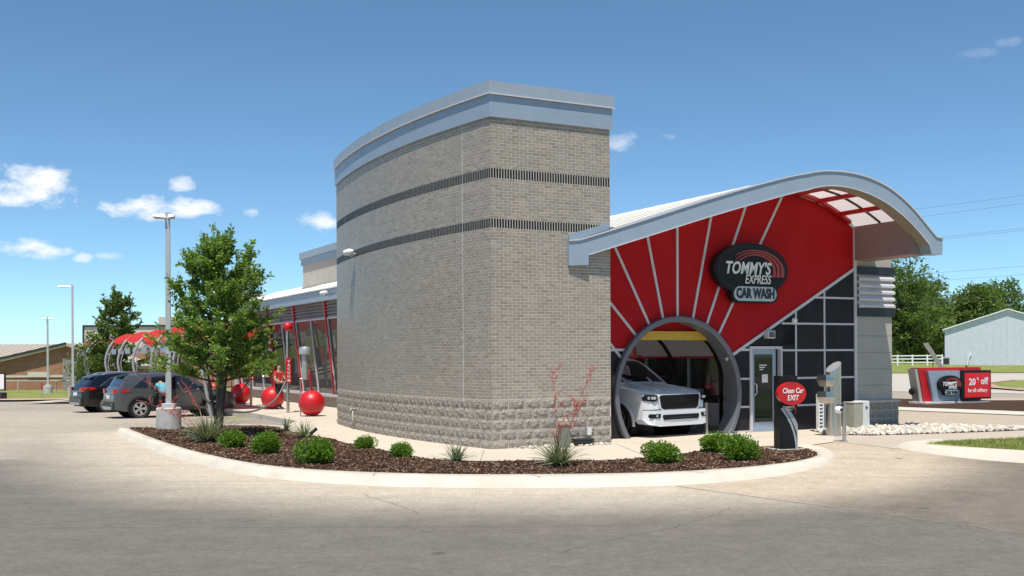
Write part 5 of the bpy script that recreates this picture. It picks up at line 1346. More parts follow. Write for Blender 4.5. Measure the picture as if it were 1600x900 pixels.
for sd in (1, -1):
    nose_poly('headlamp', densify([(sd*.70, 1.055), (sd*.93, 1.065), (sd*.985, 1.0), (sd*.97, .915), (sd*.82, .895), (sd*.70, .93)], 5), 'grille_dark', -.06, .028)
    for k in range(3): mb = MB(); y = sd*(.79+.055*k); mb.lathe([(0, .052), (.034, .047), (.042, .02)], 10, (nose(y, -.004), y, .98), 'x'); part(mb, 'headlamp_lens', 'lamp_clear', PW)
    nose_poly('fog_lamp', densify([(sd*.66, .60), (sd*.90, .60), (sd*.92, .55), (sd*.90, .50), (sd*.68, .50)], 5), 'grille_dark', .03, .098)
    mb = MB(); mb.lathe([(0, .11), (.03, .105), (.034, .09)], 10, (nose(sd*.78, -.002), sd*.78, .555), 'x'); part(mb, 'fog_lens', 'lamp_clear', PW)
    mb = MB(); mb.bbox(1.22, 1.42, sd*1.05, sd*1.30, 1.19, 1.46, .04); mb.tube([(1.34, sd*.95, 1.22), (1.32, sd*1.1, 1.27)], .03, 6); part(mb, 'mirror', 'black_paint', PW)
    for hx in (-.85, .05): mb = MB(); mb.tube([(hx-.12, sd*(pc.hw(hx, 1.06)+.03), 1.06), (hx+.12, sd*(pc.hw(hx, 1.06)+.03), 1.06)], .018, 6); part(mb, 'door_handle', 'black_paint', PW)
    for x0 in (-1.18, -.1, 1.28): mb = MB(); mb.tube([(x0, sd*(pc.hw(x0, z)+.002), z) for z in np.linspace(.5, 1.17, 7)], .005, 4); part(mb, 'door_gap', 'grille_dark', PW)
    mb = MB(); mb.bbox(1.47, 1.80, sd*(pc.hw(1.6, 1.12)-.02), sd*(pc.hw(1.6, 1.12)+.014), 1.09, 1.135, .006); part(mb, 'fender_badge', 'chrome', PW)
bp = nose_poly('bumper', densify([(-.985, .685), (.985, .685), (.99, .46), (.93, .35), (.7, .30), (-.7, .30), (-.93, .35), (-.99, .46)], 12), 'paint_white_car', -.25, .085)
nose_poly('bumper_gap', densify([(-.97, .70), (.97, .70), (.97, .685), (-.97, .685)], 16), 'grille_dark', -.05, .03)
nose_poly('lower_grille', densify([(-.58, .575), (.58, .575), (.60, .54), (.56, .45), (.40, .455), (-.40, .455), (-.56, .45), (-.60, .54)], 6), 'grille_dark', .03, .098)
nose_poly('skid', densify([(-.38, .51), (.38, .51), (.38, .49), (-.38, .49)], 6), 'black_plastic', .05, .112)
mb = MB(); 
for sd in (1, -1): mb.tube([(x, sd*.42, pc.surf(x, .42)+.012) for x in np.linspace(1.5, 2.7, 10)], .022, 6)
part(mb, 'hood_crease', 'paint_white_car', PW, smooth=True)
r = thing('guide_post', 'pale metal guide post standing in front of the white pickup', 'post', Wd(6.45, 1.12, 0), TH)
mb = MB(); mb.tube([(0, 0, 0), (-.02, 0, .78)], .035, 4, sq=True); part(mb, 'post', 'tan_soffit', r)
mb = MB(); mb.box(-.36, -.05, .1, .14, .5, .78); mb.box(-.06, .0, .02, .12, .6, .66); part(mb, 'plate', 'utility_tan', r)


# ------------------------------------------------------------------ planting
def leaf_mesh(name, pts, mat, size, parent, aspect=.5, up=.3, rng=random, fold=.0):
    """many leaf quads; pts = list of (position, outward direction)"""
    n = len(pts); vs = np.zeros((n*4, 3)); 
    for i, (p, d) in enumerate(pts):
        l = size*rng.uniform(.65, 1.3); w_ = l*aspect
        a = Vector((rng.gauss(0, 1), rng.gauss(0, 1), rng.gauss(0, .7)+up))+d*1.1; a.normalize()
        b = a.cross(Vector((rng.gauss(0, 1), rng.gauss(0, 1), rng.gauss(0, 1)))); b.normalize()
        p = Vector(p)
        vs[i*4] = p; vs[i*4+1] = p+a*l*.45+b*w_*.5; vs[i*4+2] = p+a*l; vs[i*4+3] = p+a*l*.5-b*w_*.5
    me = bpy.data.meshes.new(name); me.from_pydata(vs.tolist(), [], [(4*i, 4*i+1, 4*i+2, 4*i+3) for i in range(n)])
    return obj(name, me, mat, parent)
def branchy(mb, p, d, L_, r, depth, rng, tips, spread=.55, upw=.25):
    p = Vector(p); d = Vector(d).normalized(); pts, rs = [p], [r]; n = 4
    for i in range(n):
        d = (d+Vector((rng.gauss(0, .13), rng.gauss(0, .13), rng.gauss(0, .08)+upw*.12))).normalized(); p = p+d*L_/n; pts.append(p); rs.append(r*(1-.45*(i+1)/n))
    mb.tube(pts, rs, 6 if depth > 1 else 5)
    if depth == 0:
        tips.append((pts[-1], d)); tips.append((pts[-2], d)); return
    tips.append((pts[-1], d))
    k = 3 if depth > 1 else 4
    for i in range(k):
        q = pts[2+(i % (n-1))] if i < k-1 else pts[-1]
        nd = (d+Vector((rng.gauss(0, 1), rng.gauss(0, 1), rng.gauss(0, .6)+upw))*spread).normalized()
        branchy(mb, q, nd, L_*rng.uniform(.55, .8), rs[-1]*.75, depth-1, rng, tips, spread, upw)
def shaped_tree(name, label, loc, prof, h0, trunk_r, n_clump, per, leaf, mat, seed, group=None, stems=3, clump_r=.22, xs=1.0, core=.35):
    """tree whose crown follows radius profile [(z, r)...]; leaf sprays carried on real twigs"""
    rng = random.Random(seed); r = thing(name, label, 'tree', loc, rng.uniform(0, 6), group); mb = MB()
    zt = prof[-1][0]; f = lambda z: lerp_list(prof, z)
    clumps = []
    # main stems
    stem_pts = []
    for s_ in range(stems):
        a = 2*pi*s_/stems+rng.uniform(-.3, .3); p = Vector((.05*cos(a), .05*sin(a), -.15)) if stems > 1 else Vector((0, 0, -.15)); pts, rs = [], []
        nseg = 12; lean = rng.uniform(.05, .22) if stems > 1 else .02
        for i in range(nseg+1):
            t_ = i/nseg; z = -.15+(zt*(.97 if s_ == 0 else rng.uniform(.78, .9))+.15)*t_
            R_ = f(max(z, prof[0][0]))*lean*2.0*t_; pts.append(Vector((R_*cos(a)+rng.gauss(0, .02), R_*sin(a)+rng.gauss(0, .02), z))); rs.append(trunk_r*(1-t_)**.8+.008)
        mb.tube(pts, rs, 8); stem_pts += pts[3:]
    tries = 0
    while len(clumps) < n_clump and tries < n_clump*30:
        tries += 1
        z = rng.uniform(prof[0][0], zt); R_ = f(z)
        if rng.random() > (R_/max(p[1] for p in prof))**1.3+.06: continue
        a = rng.uniform(0, 2*pi); lob = 1+.20*sin(3*a+seed+z*1.7)+.13*sin(7*a-z*3.1+seed*2)
        q = rng.random()**(.5 if rng.random() > core else 1.2); rad = R_*q*lob
        clumps.append((Vector((rad*cos(a)*xs, rad*sin(a), z+rng.gauss(0, .06))), Vector((cos(a), sin(a), .55)), q))
    pts = []
    for c, d, q in clumps:
        b = min(stem_pts, key=lambda s_: (s_-c).length+max(0, s_.z-c.z+.1)*2)
        mid = (b+c)/2+Vector((0, 0, -.04-.06*(c-b).length)); mb.tube([b, mid, c], [.016+.012*(c-b).length*trunk_r/.08, .010, .004], 4, False)
        k = int(per*rng.uniform(.5, 1.4))
        ax = (d+Vector((rng.gauss(0, .35), rng.gauss(0, .35), rng.gauss(0, .35)))).normalized()
        for i in range(k):
            t_ = rng.uniform(-.6, 1.3); w_ = clump_r*.55
            pts.append((c+ax*t_*clump_r+Vector((rng.gauss(0, w_), rng.gauss(0, w_), rng.gauss(0, w_*.6))), ax))
    mb.build('trunk', 'bark', r, smooth=True, fix=False)
    leaf_mesh('crown', pts, mat, leaf, r, .48, .15, rng)
    return r
def limb_tree(name, label, loc, prof, trunk_h, trunk_r, n_limb, n_shoot, n_leaf, leaf, mat, seed, shoot=.5, group=None):
    """open tree: ascending limbs, each carrying shoots, leaves set along the shoots"""
    rng = random.Random(seed); r = thing(name, label, 'tree', loc, rng.uniform(0, 6), group); mb = MB(); zt = prof[-1][0]; pts = []
    stem = [Vector((rng.gauss(0, .03)*k/4, rng.gauss(0, .03)*k/4, -.15+(zt*.96+.15)*k/12)) for k in range(13)]
    mb.tube(stem, [trunk_r*(1-k/12.5)+.006 for k in range(13)], 9)
    for q in range(3):
        a = 2*pi*q/3+.5; mb.tube([(0, 0, -.1), (.10*cos(a), .10*sin(a), .5), (.22*cos(a), .22*sin(a), 1.2), (.4*cos(a), .4*sin(a), trunk_h+1.1)], [trunk_r*.6, trunk_r*.5, trunk_r*.4, .015], 7)
    def shoot_at(p, d, l):
        d = d.normalized(); side = d.cross(Vector((0, 0, 1))).normalized() if abs(d.z) < .95 else Vector((1, 0, 0)); e = p+d*l+Vector((0, 0, -.06*l)); mb.tube([p, (p+e)/2+Vector((0, 0, .03*l)), e], [.009, .006, .002], 4, False)
        for k in range(n_leaf):
            t_ = rng.random()**.8; q = p+(e-p)*t_+Vector((rng.gauss(0, .045), rng.gauss(0, .045), rng.gauss(0, .035)))*(1.25-.6*t_)
            pts.append((q, (d*.8+side*rng.choice((-1, 1))*.8).normalized()))
    for i in range(n_limb):
        t_ = (i+.5)/n_limb; z0 = trunk_h+(zt*.86-trunk_h)*t_**1.1; a = i*2.39996+rng.uniform(-.35, .35)
        rise = rng.uniform(.35, .95)*(1.1 if t_ > .4 else .75); z1 = min(z0+rise, zt*.99); R_ = lerp_list(prof, z1)*rng.uniform(.55, 1.0)
        p0 = Vector((0, 0, z0)); p1 = Vector((R_*cos(a), R_*sin(a), z1)); c = Vector((R_*.55*cos(a+.15), R_*.55*sin(a+.15), z0+rise*.32))
        L_ = [p0*(1-u)**2+c*2*u*(1-u)+p1*u*u for u in np.linspace(0, 1, 9)]; mb.tube(L_, [.030*(1-k/9)*(1-.5*t_)+.005 for k in range(9)], 6)
        for k in range(n_shoot):
            u = rng.uniform(.25, 1.0); p = p0*(1-u)**2+c*2*u*(1-u)+p1*u*u; tg = ((c-p0)*(1-u)+(p1-c)*u).normalized()
            shoot_at(p, tg*.8+Vector((rng.gauss(0, .55), rng.gauss(0, .55), rng.gauss(.28, .4))), shoot*rng.uniform(.5, 1.15))
        shoot_at(p1, (p1-c)+Vector((0, 0, .3)), shoot*rng.uniform(.7, 1.2))
    for k in range(10): shoot_at(Vector((rng.gauss(0, .1), rng.gauss(0, .1), zt*rng.uniform(.80, .94))), Vector((rng.gauss(0, .4), rng.gauss(0, .4), 1)), shoot*rng.uniform(.6, 1.1))
    mb.build('trunk', 'bark', r, smooth=True, fix=False)
    leaf_mesh('crown', pts, mat, leaf, r, .50, .1, rng)
    return r
limb_tree('elm_tree', 'young leafy green tree standing in the mulch island beside the lamp post', (-7.29, 26.49, 0),
          [(1.2, 1.1), (1.6, 1.52), (2.1, 1.6), (2.6, 1.48), (3.1, 1.40), (3.6, 1.28), (4.1, 1.08), (4.5, .78), (4.9, .25)], 1.3, .085, 62, 10, 42, .10, 'leaf_tree', 14, .42)
def shrub_mesh(seed):
    rng = random.Random(seed); pts = []
    bl = [(rng.uniform(-.17, .17), rng.uniform(-.16, .16), rng.uniform(.12, .26), rng.uniform(.12, .20)) for _ in range(11)]+[(0, 0, .2, .26)]
    for i in range(3400):
        x, y, z, r_ = rng.choice(bl); v = Vector((rng.gauss(0, 1), rng.gauss(0, 1), rng.gauss(0, 1))).normalized()
        p = Vector((x, y, z))+v*r_*(rng.uniform(.7, 1.04) if rng.random() < .96 else rng.uniform(1.0, 1.3))
        if p.z < .01: continue
        pts.append((p, (v+Vector((0, 0, .6))).normalized()))
    return pts
SHV = {}
def shrub(label, loc, w_, h_, seed):
    r = thing('shrub', label, 'shrub', loc, random.uniform(0, 6), 'round green shrubs in the mulch island')
    k = seed
    if k not in SHV:
        o = leaf_mesh('foliage', shrub_mesh(k+50), 'leaf_shrub', .052, r, .6, .3, random.Random(k)); SHV[k] = o.data
        mb = MB(); rg_ = random.Random(k)
        for i in range(9): a = rg_.uniform(0, 6.28); mb.tube([(0, 0, -.03), (.1*cos(a), .1*sin(a), .1), (.24*cos(a), .24*sin(a), .27)], [.012, .009, .004], 5)
        st = mb.build('stem', 'bark', r, fix=False); SHV[(k, 's')] = st.data
    else:
        o = link(bpy.data.objects.new('foliage', SHV[k]), r); st = link(bpy.data.objects.new('stem', SHV[(k, 's')]), r)
    r.scale = (w_/.74, w_/.74, h_/.46)
    return r
shrub('round green shrub next to the spiky plant under the island tree', (-6.08, 23.24, 0), .72, .40, 0)
shrub('round green shrub second along the kerb from the island tree', (-5.03, 21.79, 0), .70, .46, 1)
shrub('largest round green shrub on the broad part of the mulch bed', (-3.66, 19.63, 0), .80, .50, 2)
shrub('small green shrub in mulch beside the pavement under the curved wall', (-3.11, 22.41, 0), .54, .31, 3)
shrub('small low green shrub in mulch nearest the tower corner', (-2.16, 20.78, 0), .50, .30, 4)
shrub('lone round green shrub in mulch in front of the round portal', (2.70, 19.5, 0), .82, .40, 5)
shrub('round green shrub tucked behind another one near the exit sign', (4.10, 21.36, 0), .80, .44, 6)
shrub('bushy green shrub overlapping another one near the exit sign', (4.23, 19.77, 0), .84, .50, 7)
def yucca(label, loc, n, L_, stalks, seed, spread=1.0):
    rng = random.Random(seed); r = thing('red_yucca', label, 'plant', loc, 0, 'spiky grass-like plants in the mulch island'); vs, fs = [], []
    for i in range(n):
        a = rng.uniform(0, 2*pi); el_ = rng.uniform(.35, 1.35); l = L_*rng.uniform(.6, 1.1); w_ = .011*rng.uniform(.7, 1.2); droop = rng.uniform(.1, .55)*spread
        d = Vector((cos(a)*cos(el_), sin(a)*cos(el_), sin(el_))); sd = Vector((-sin(a), cos(a), 0)); p = Vector((rng.gauss(0, .03), rng.gauss(0, .03), 0)); k = len(vs); m = 6
        for j in range(m+1):
            t_ = j/m; q = p+d*l*t_-Vector((0, 0, 1))*droop*l*t_*t_*.7
            ww = w_*(1-t_**2)+.0012; vs += [q+sd*ww, q-sd*ww+Vector((0, 0, .004))]
        fs += [(k+2*j, k+2*j+1, k+2*j+3, k+2*j+2) for j in range(m)]
    me = bpy.data.meshes.new('leaves'); me.from_pydata([tuple(v) for v in vs], [], fs); obj('leaves', me, 'leaf_yucca', r)
    for (dx, dy, h_, bend, br) in stalks:
        mb = MB(); pts = [Vector((dx*t_+dx*bend*t_*t_, dy*t_, h_*t_-(abs(dx)*bend*.4)*t_**3)) for t_ in np.linspace(0, 1, 14)]
        mb.tube(pts, [.0075*(1-.6*i/13) for i in range(14)], 5); lv = []
        arms = [pts[7:]]
        for b in range(br):
            q = pts[7+b % 6]; a = rng.uniform(0, 6.28); e = q+Vector((cos(a)*.16, sin(a)*.1, .16+rng.uniform(-.03, .09))); mb.tube([q, (q+e)/2-Vector((0, 0, .015)), e], [.005, .004, .002], 4); arms.append([q+(e-q)*t_ for t_ in np.linspace(.15, 1, 9)])
        st = mb.build('flower_stalk', 'stalk', r, fix=False)
        for arm in arms:
            for q in arm:
                for _ in range(2): lv.append((Vector(q)+Vector((rng.gauss(0, .014), rng.gauss(0, .014), rng.gauss(0, .02))), Vector((rng.gauss(0, .6), rng.gauss(0, .6), -.2)).normalized()))
        tag(leaf_mesh('flowers', lv, 'red_flower', .038, st, .5, -.2, rng), kind='stuff')
    return r
yucca('spiky plant with arching red flower stalks under the island tree', (-7.15, 25.0, 0), 260, .92, [(-1.25, .1, 1.15, .35, 5), (-1.45, .4, 1.75, .3, 5), (-.35, .2, 1.50, .8, 6), (-.75, 0, 1.0, .6, 4)], 1)
yucca('small spiky tuft at the top edge of the bed near the tree', (-6.0, 28.3, 0), 45, .50, [], 2)
yucca('small spiky tuft in mulch between the tree and the curved wall', (-5.08, 26.0, 0), 70, .62, [], 3)
yucca('small spiky tuft at the mulch edge before the tower corner', (-1.05, 19.75, 0), 90, .48, [], 4)
yucca('spiky plant with upright red flower stalks before the brick tower', (.82, 18.95, 0), 210, .74, [(-.10, .0, 1.78, .1, 6), (.50, .1, 1.80, .25, 7), (.28, .0, 1.20, .5, 7), (.02, .05, .82, .3, 5)], 5)
r = thing('spike_light', 'small black landscape spotlight staked in the mulch', 'lamp', (-4.75, 25.3, 0), .5)
mb = MB(); mb.tube([(0, 0, -.1), (0, 0, .16)], .012, 6); part(mb, 'stake', 'black_paint', r); mb = MB(); mb.tube([(-.06, 0, .14), (.1, 0, .26)], [.035, .045], 12); part(mb, 'lamp_head', 'black_paint', r)
r = thing('utility_box', 'weathered grey utility pedestal behind the flowering yucca', 'box', Wd(1.45, -.42, 0), TH)
mb = MB(); mb.bbox(-.10, .10, -.08, .08, -.05, .50, .01); part(mb, 'pedestal', 'box_green', r); mb = MB(); mb.bbox(-.12, .12, -.10, .10, .48, .60, .02); part(mb, 'cap', 'utility_tan', r)
# white river rock
def rocks(name, P, n, size, label, mat='white_rock', z=0.0):
    bm = bmesh.new(); bmesh.ops.create_icosphere(bm, subdivisions=1, radius=1); V0 = [v.co.copy() for v in bm.verts]; F0 = [[v.index for v in f.verts] for f in bm.faces]; bm.free()
    vs, fs = [], []
    for x, y in scatter(P, n):
        s_ = size*(rg.uniform(.3, .9) if rg.random() < .8 else rg.uniform(.9, 1.5)); m = Euler((rg.uniform(0, 6), rg.uniform(0, 6), rg.uniform(0, 6))).to_matrix(); sc = Vector((rg.uniform(.7, 1.2), rg.uniform(.6, 1.0), rg.uniform(.4, .8)))*s_; k = len(vs)
        for v in V0: q = m @ Vector((v.x*sc.x*rg.uniform(.85, 1.15), v.y*sc.y, v.z*sc.z)); vs.append((x+q.x, y+q.y, z+s_*.35+q.z*.75))
        fs += [tuple(i+k for i in f) for f in F0]
    me = bpy.data.meshes.new(name); me.from_pydata(vs, [], fs); o = obj(name, me, mat, None, True); return tag(o, label, 'rocks', kind='stuff')
sheet('gravel_bed', [(7.7, 26.0), (7.6, 27.2), (8.2, 27.7), (9.4, 28.3), (10.9, 29.1), (11.3, 29.0), (13.2, 27.9), (13.6, 27.3), (11.6, 26.5), (9.8, 25.9), (8.6, 25.6)], .022, 'mulch')
rocks('river_rock', [(7.7, 26.0), (7.6, 27.2), (8.2, 27.7), (9.4, 28.3), (10.9, 29.1), (11.3, 29.0), (13.2, 27.9), (13.6, 27.3), (11.6, 26.5), (9.8, 25.9), (8.6, 25.6)], 2600, .075, 'bed of loose white river rocks around the stone pier base')
rocks('river_rock', [Wd(.25, -.02)[:2], Wd(.5, -.35)[:2], Wd(1.4, -.5)[:2], Wd(2.8, -.35)[:2], Wd(2.8, -.05)[:2]], 120, .055, 'few white pebbles along the foot of the brick tower')
# grass blades on the near lawn
vs, fs = [], []
for x, y in scatter([(8.9, 23.0), (9.1, 23.3), (11.67, 24.3), (16, 25.8), (16, 16), (13, 17.8), (10.05, 20.8)], 26000):
    a = rg.uniform(0, 6.28); h_ = rg.uniform(.025, .065); k = len(vs); dx, dy = cos(a)*.006, sin(a)*.006; lx_, ly_ = rg.gauss(0, .02), rg.gauss(0, .02)
    vs += [(x-dx, y-dy, .03), (x+dx, y+dy, .03), (x+lx_, y+ly_, .03+h_)]; fs.append((k, k+1, k+2))
me = bpy.data.meshes.new('grass'); me.from_pydata(vs, [], fs); tag(obj('grass', me, 'grass_blade'), 'short mown grass on the kerbed lawn by the exit lane', 'grass', kind='stuff')

# ------------------------------------------------------------------ lamp posts
def lamp_post(label, loc, h, base_h, base_r, rz, heads=((-1, 1),)):
    r = thing('lamp_post', label, 'lamp post', loc, rz, 'parking lot lamp posts')
    mb = MB(); mb.lathe([(0, base_h), (base_r-.03, base_h), (base_r, base_h-.03), (base_r, -.3)], 28); part(mb, 'concrete_base', 'concrete_base', r, auto=.7)
    mb = MB(); mb.bbox(-.17, .17, -.17, .17, base_h, base_h+.11, .012); part(mb, 'base_cover', 'pole_grey', r)
    mb = MB(); mb.tube([(0, 0, base_h), (0, 0, h)], [.105, .085], 4, sq=True); part(mb, 'pole', 'pole_grey', r)
    for d in heads:
        s_ = d[0]*d[1]; mb = MB(); mb.add([(s_*.05, -.17, h-.16), (s_*.62, -.19, h-.13), (s_*.62, .19, h-.13), (s_*.05, .17, h-.16), (s_*.10, -.12, h-.06), (s_*.58, -.14, h-.07), (s_*.58, .14, h-.07), (s_*.10, .12, h-.06)], [(0, 1, 2, 3), (7, 6, 5, 4), (0, 4, 5, 1), (1, 5, 6, 2), (2, 6, 7, 3), (3, 7, 4, 0)]); part(mb, 'lamp_head', 'trim_silver', r)
        mb = MB(); mb.box(min(s_*.14, s_*.56), max(s_*.14, s_*.56), -.13, .13, h-.175, h-.160); part(mb, 'lens', 'lettering_white', r)
    return r
lamp_post('tall grey lamp post on a concrete base at the mulch island', (-9.49, 29.4, 0), 5.98, .60, .335, .2, ((-1, .62), (1, .3)))
lamp_post('distant grey lamp post on a pale base in front of brick building', (-35.77, 82, -.80), 6.0, .68, .34, .3, ((-1, .7), (1, .7)))
lamp_post('distant taller lamp post rising behind the navy suv', (-29.3, 71, -.65), 7.55, .68, .34, .3, ((-1, 1.5),))

# ------------------------------------------------------------------ vacuum bays
def vac_ball(label, u, v):
    r = thing('vacuum_ball', label, 'vacuum', Wd(u, v, 0), TH, 'red ball vacuum stations')
    R_ = .435; mb = MB(); mb.lathe([(R_*sin(a), R_*1.0-R_*.985*cos(a)) for a in np.linspace(.45, pi-.06, 22)], 36); part(mb, 'ball', 'red_gloss', r, smooth=True)
    mb = MB(); mb.lathe([(R_+.002, R_-.006), (R_+.004, R_), (R_+.002, R_+.006)], 36); part(mb, 'seam', 'red_paint', r)
    mb = MB(); mb.lathe([(0, .02), (.22, .02), (.24, 0), (.24, -.02)], 24); part(mb, 'foot', 'black_paint', r)
    mb = MB(); mb.tube([(.03, 0, .82), (-.06, .05, 1.32), (-.09, .06, 1.62)], .035, 8); part(mb, 'pipe', 'red_paint', r, smooth=True)
    mb = MB(); mb.lathe([(0, 1.22), (.10, 1.22), (.11, 1.25), (.11, 2.05), (.2, 2.07), (.205, 2.22), (.17, 2.30), (0, 2.33)], 22, (-.20, .06, 0)); part(mb, 'canister', 'galvanised', r, auto=.6)
    mb = MB(); mb.tube([(-.36, .06, 0), (-.36, .06, 1.25), (-.2, .06, 1.3)], .022, 8); part(mb, 'stand', 'steel', r)
    return r
vac_ball('red vacuum ball with grey canister closest to the brick tower', .50, 14.47)
vac_ball('red vacuum ball beside the attendant in the red shirt', .68, 20.0)
vac_ball('red vacuum ball behind the spiky tuft next in the row', .78, 25.5)
vac_ball('red vacuum ball farthest along, behind the grey suv bonnet', .85, 31.2)
def vac_post(label, u, v):
    r = thing('vacuum_post', label, 'post', Wd(u, v, 0), TH, 'steel vacuum posts topped with red balls')
    mb = MB(); mb.tube([(0, 0, -.02), (0, 0, 2.92)], .055, 12); part(mb, 'post', 'steel', r, auto=.8)
    mb = MB(); mb.lathe([(.17*sin(a), 3.05-.17*cos(a)) for a in np.linspace(0, pi, 14)], 20); part(mb, 'ball', 'red_gloss', r, smooth=True)
    b = MB(); b.bbox(-.10, .10, -.11, -.03, 1.05, 1.95, .01); bd = part(b, 'sign_board', 'red_gloss', r)
    b = MB(); b.bbox(.02, .24, -.03, .16, 1.05, 1.95, .02); part(b, 'hose_box', 'black_plastic', r)
    for k, ch in enumerate('VACUUM'): lettering(ch, .13, 0, -.115, 1.82-.135*k, 'lettering_white', bd, ext=.002, bold=.003)
    return r
vac_post('steel post with red top ball and red board beside the nearest vacuum', .45, 17.11)
vac_post('steel post with red top ball half hidden by the island tree', .58, 22.9)
vac_post('steel post with red top ball behind the island tree crown', .65, 28.6)
for i, (P, lb) in enumerate([([Wd(.36, 17.0, 1.15), Wd(-.2, 16.6, .45), Wd(-1.2, 15.9, .14), Wd(-2.6, 14.6, .35), Wd(-3.3, 14.0, 1.0)], 'grey vacuum hose drooping from the nearest post towards the tree'), ([Wd(.5, 22.7, 1.1), Wd(-.3, 22.0, .4), Wd(-1.4, 20.8, .12), Wd(-2.4, 19.0, .3), Wd(-3.2, 17.8, 1.1)], 'grey vacuum hose drooping from the second post behind the tree')]):
    n_ = 5; pts = []
    for k in range(40):
        t_ = k/39*(n_-1); i_ = min(int(t_), n_-2); f_ = t_-i_
        p = [Vector(P[max(0, min(n_-1, i_+q))]) for q in (-1, 0, 1, 2)]
        pts.append(.5*((2*p[1])+(-p[0]+p[2])*f_+(2*p[0]-5*p[1]+4*p[2]-p[3])*f_*f_+(-p[0]+3*p[1]-3*p[2]+p[3])*f_**3))
    mb = MB(); mb.tube(pts, .032, 8); tag(mb.build('vacuum_hose', 'hose', None, smooth=True), lb, 'hose', 'vacuum hoses')
AP = [(-1.65, -.5), (-1.9, .9), (-2.05, 1.85), (-1.75, 2.75), (-1.25, 3.2), (-.6, 3.36), (.0, 3.1), (.5, 2.5)]
def acv(t_):
    k = t_*(len(AP)-1); i_ = min(int(k), len(AP)-2); f_ = k-i_; q = [AP[max(0, min(len(AP)-1, i_+d))] for d in (-1, 0, 1, 2)]
    return tuple(.5*((2*q[1][c])+(-q[0][c]+q[2][c])*f_+(2*q[0][c]-5*q[1][c]+4*q[2][c]-q[3][c])*f_*f_+(-q[0][c]+3*q[1][c]-3*q[2][c]+q[3][c])*f_**3) for c in (0, 1))
def vac_arch(label, v, w_, ribs):
    """bowed steel ribs over the vacuum bays, red fabric stretched between them"""
    r = thing('canopy_arch', label, 'canopy', Wd(0, v, 0), TH, 'red fabric canopies on bowed steel ribs')
    for s_ in ribs:
        mb = MB(); mb.tube([(acv(t_)[0], s_, acv(t_)[1]) for t_ in np.linspace(0, 1, 34)], .06, 8); rb = part(mb, 'rib', 'galvanised', r, smooth=True)
        mb = MB(); mb.tube([(acv(t_)[0]+.16, s_, acv(t_)[1]-.10) for t_ in np.linspace(.0, .93, 30)], .028, 6); part(mb, 'inner_chord', 'galvanised', rb, smooth=True)
    mb = MB(); vs = []; n_ = 16
    for t_ in np.linspace(.47, .93, n_):
        x, z = acv(t_)
        for k in range(9): q = k/8; vs.append((x, w_*q, z+.07-.22*sin(pi*q)))
    mb.add(vs, [(i*9+j, i*9+j+1, (i+1)*9+j+1, (i+1)*9+j) for i in range(n_-1) for j in range(8)]); part(mb, 'fabric', 'canopy_red', r, smooth=True, fix=False)
    mb = MB(); mb.bbox(-1.78, -1.70, .7, 2.0, 2.2, 2.5, .01); part(mb, 'panel', 'grey_metal', r); mb = MB(); mb.bbox(-1.78, -1.70, w_-2.0, w_-.7, 2.2, 2.5, .01); part(mb, 'panel', 'grey_metal', r)
    return r
for i, (v, lb, rb) in enumerate([(19.6, 'red curved canopy behind the tree with its end at the nearest post', (0,)), (25.1, 'red curved canopy over the grey suv bay, mostly behind the tree', (0,)), (30.6, 'red curved canopy over the bay beyond the navy suv', (0,)), (36.1, 'red curved canopy showing just left of the tree crown', (0,)), (41.6, 'red curved canopy with bowed ribs above the navy suv roof', (0, 5.4)), (58.0, 'small far red canopy beside the distant bushy tree', (0, 5.4))]): vac_arch(lb, v, 5.4, rb)

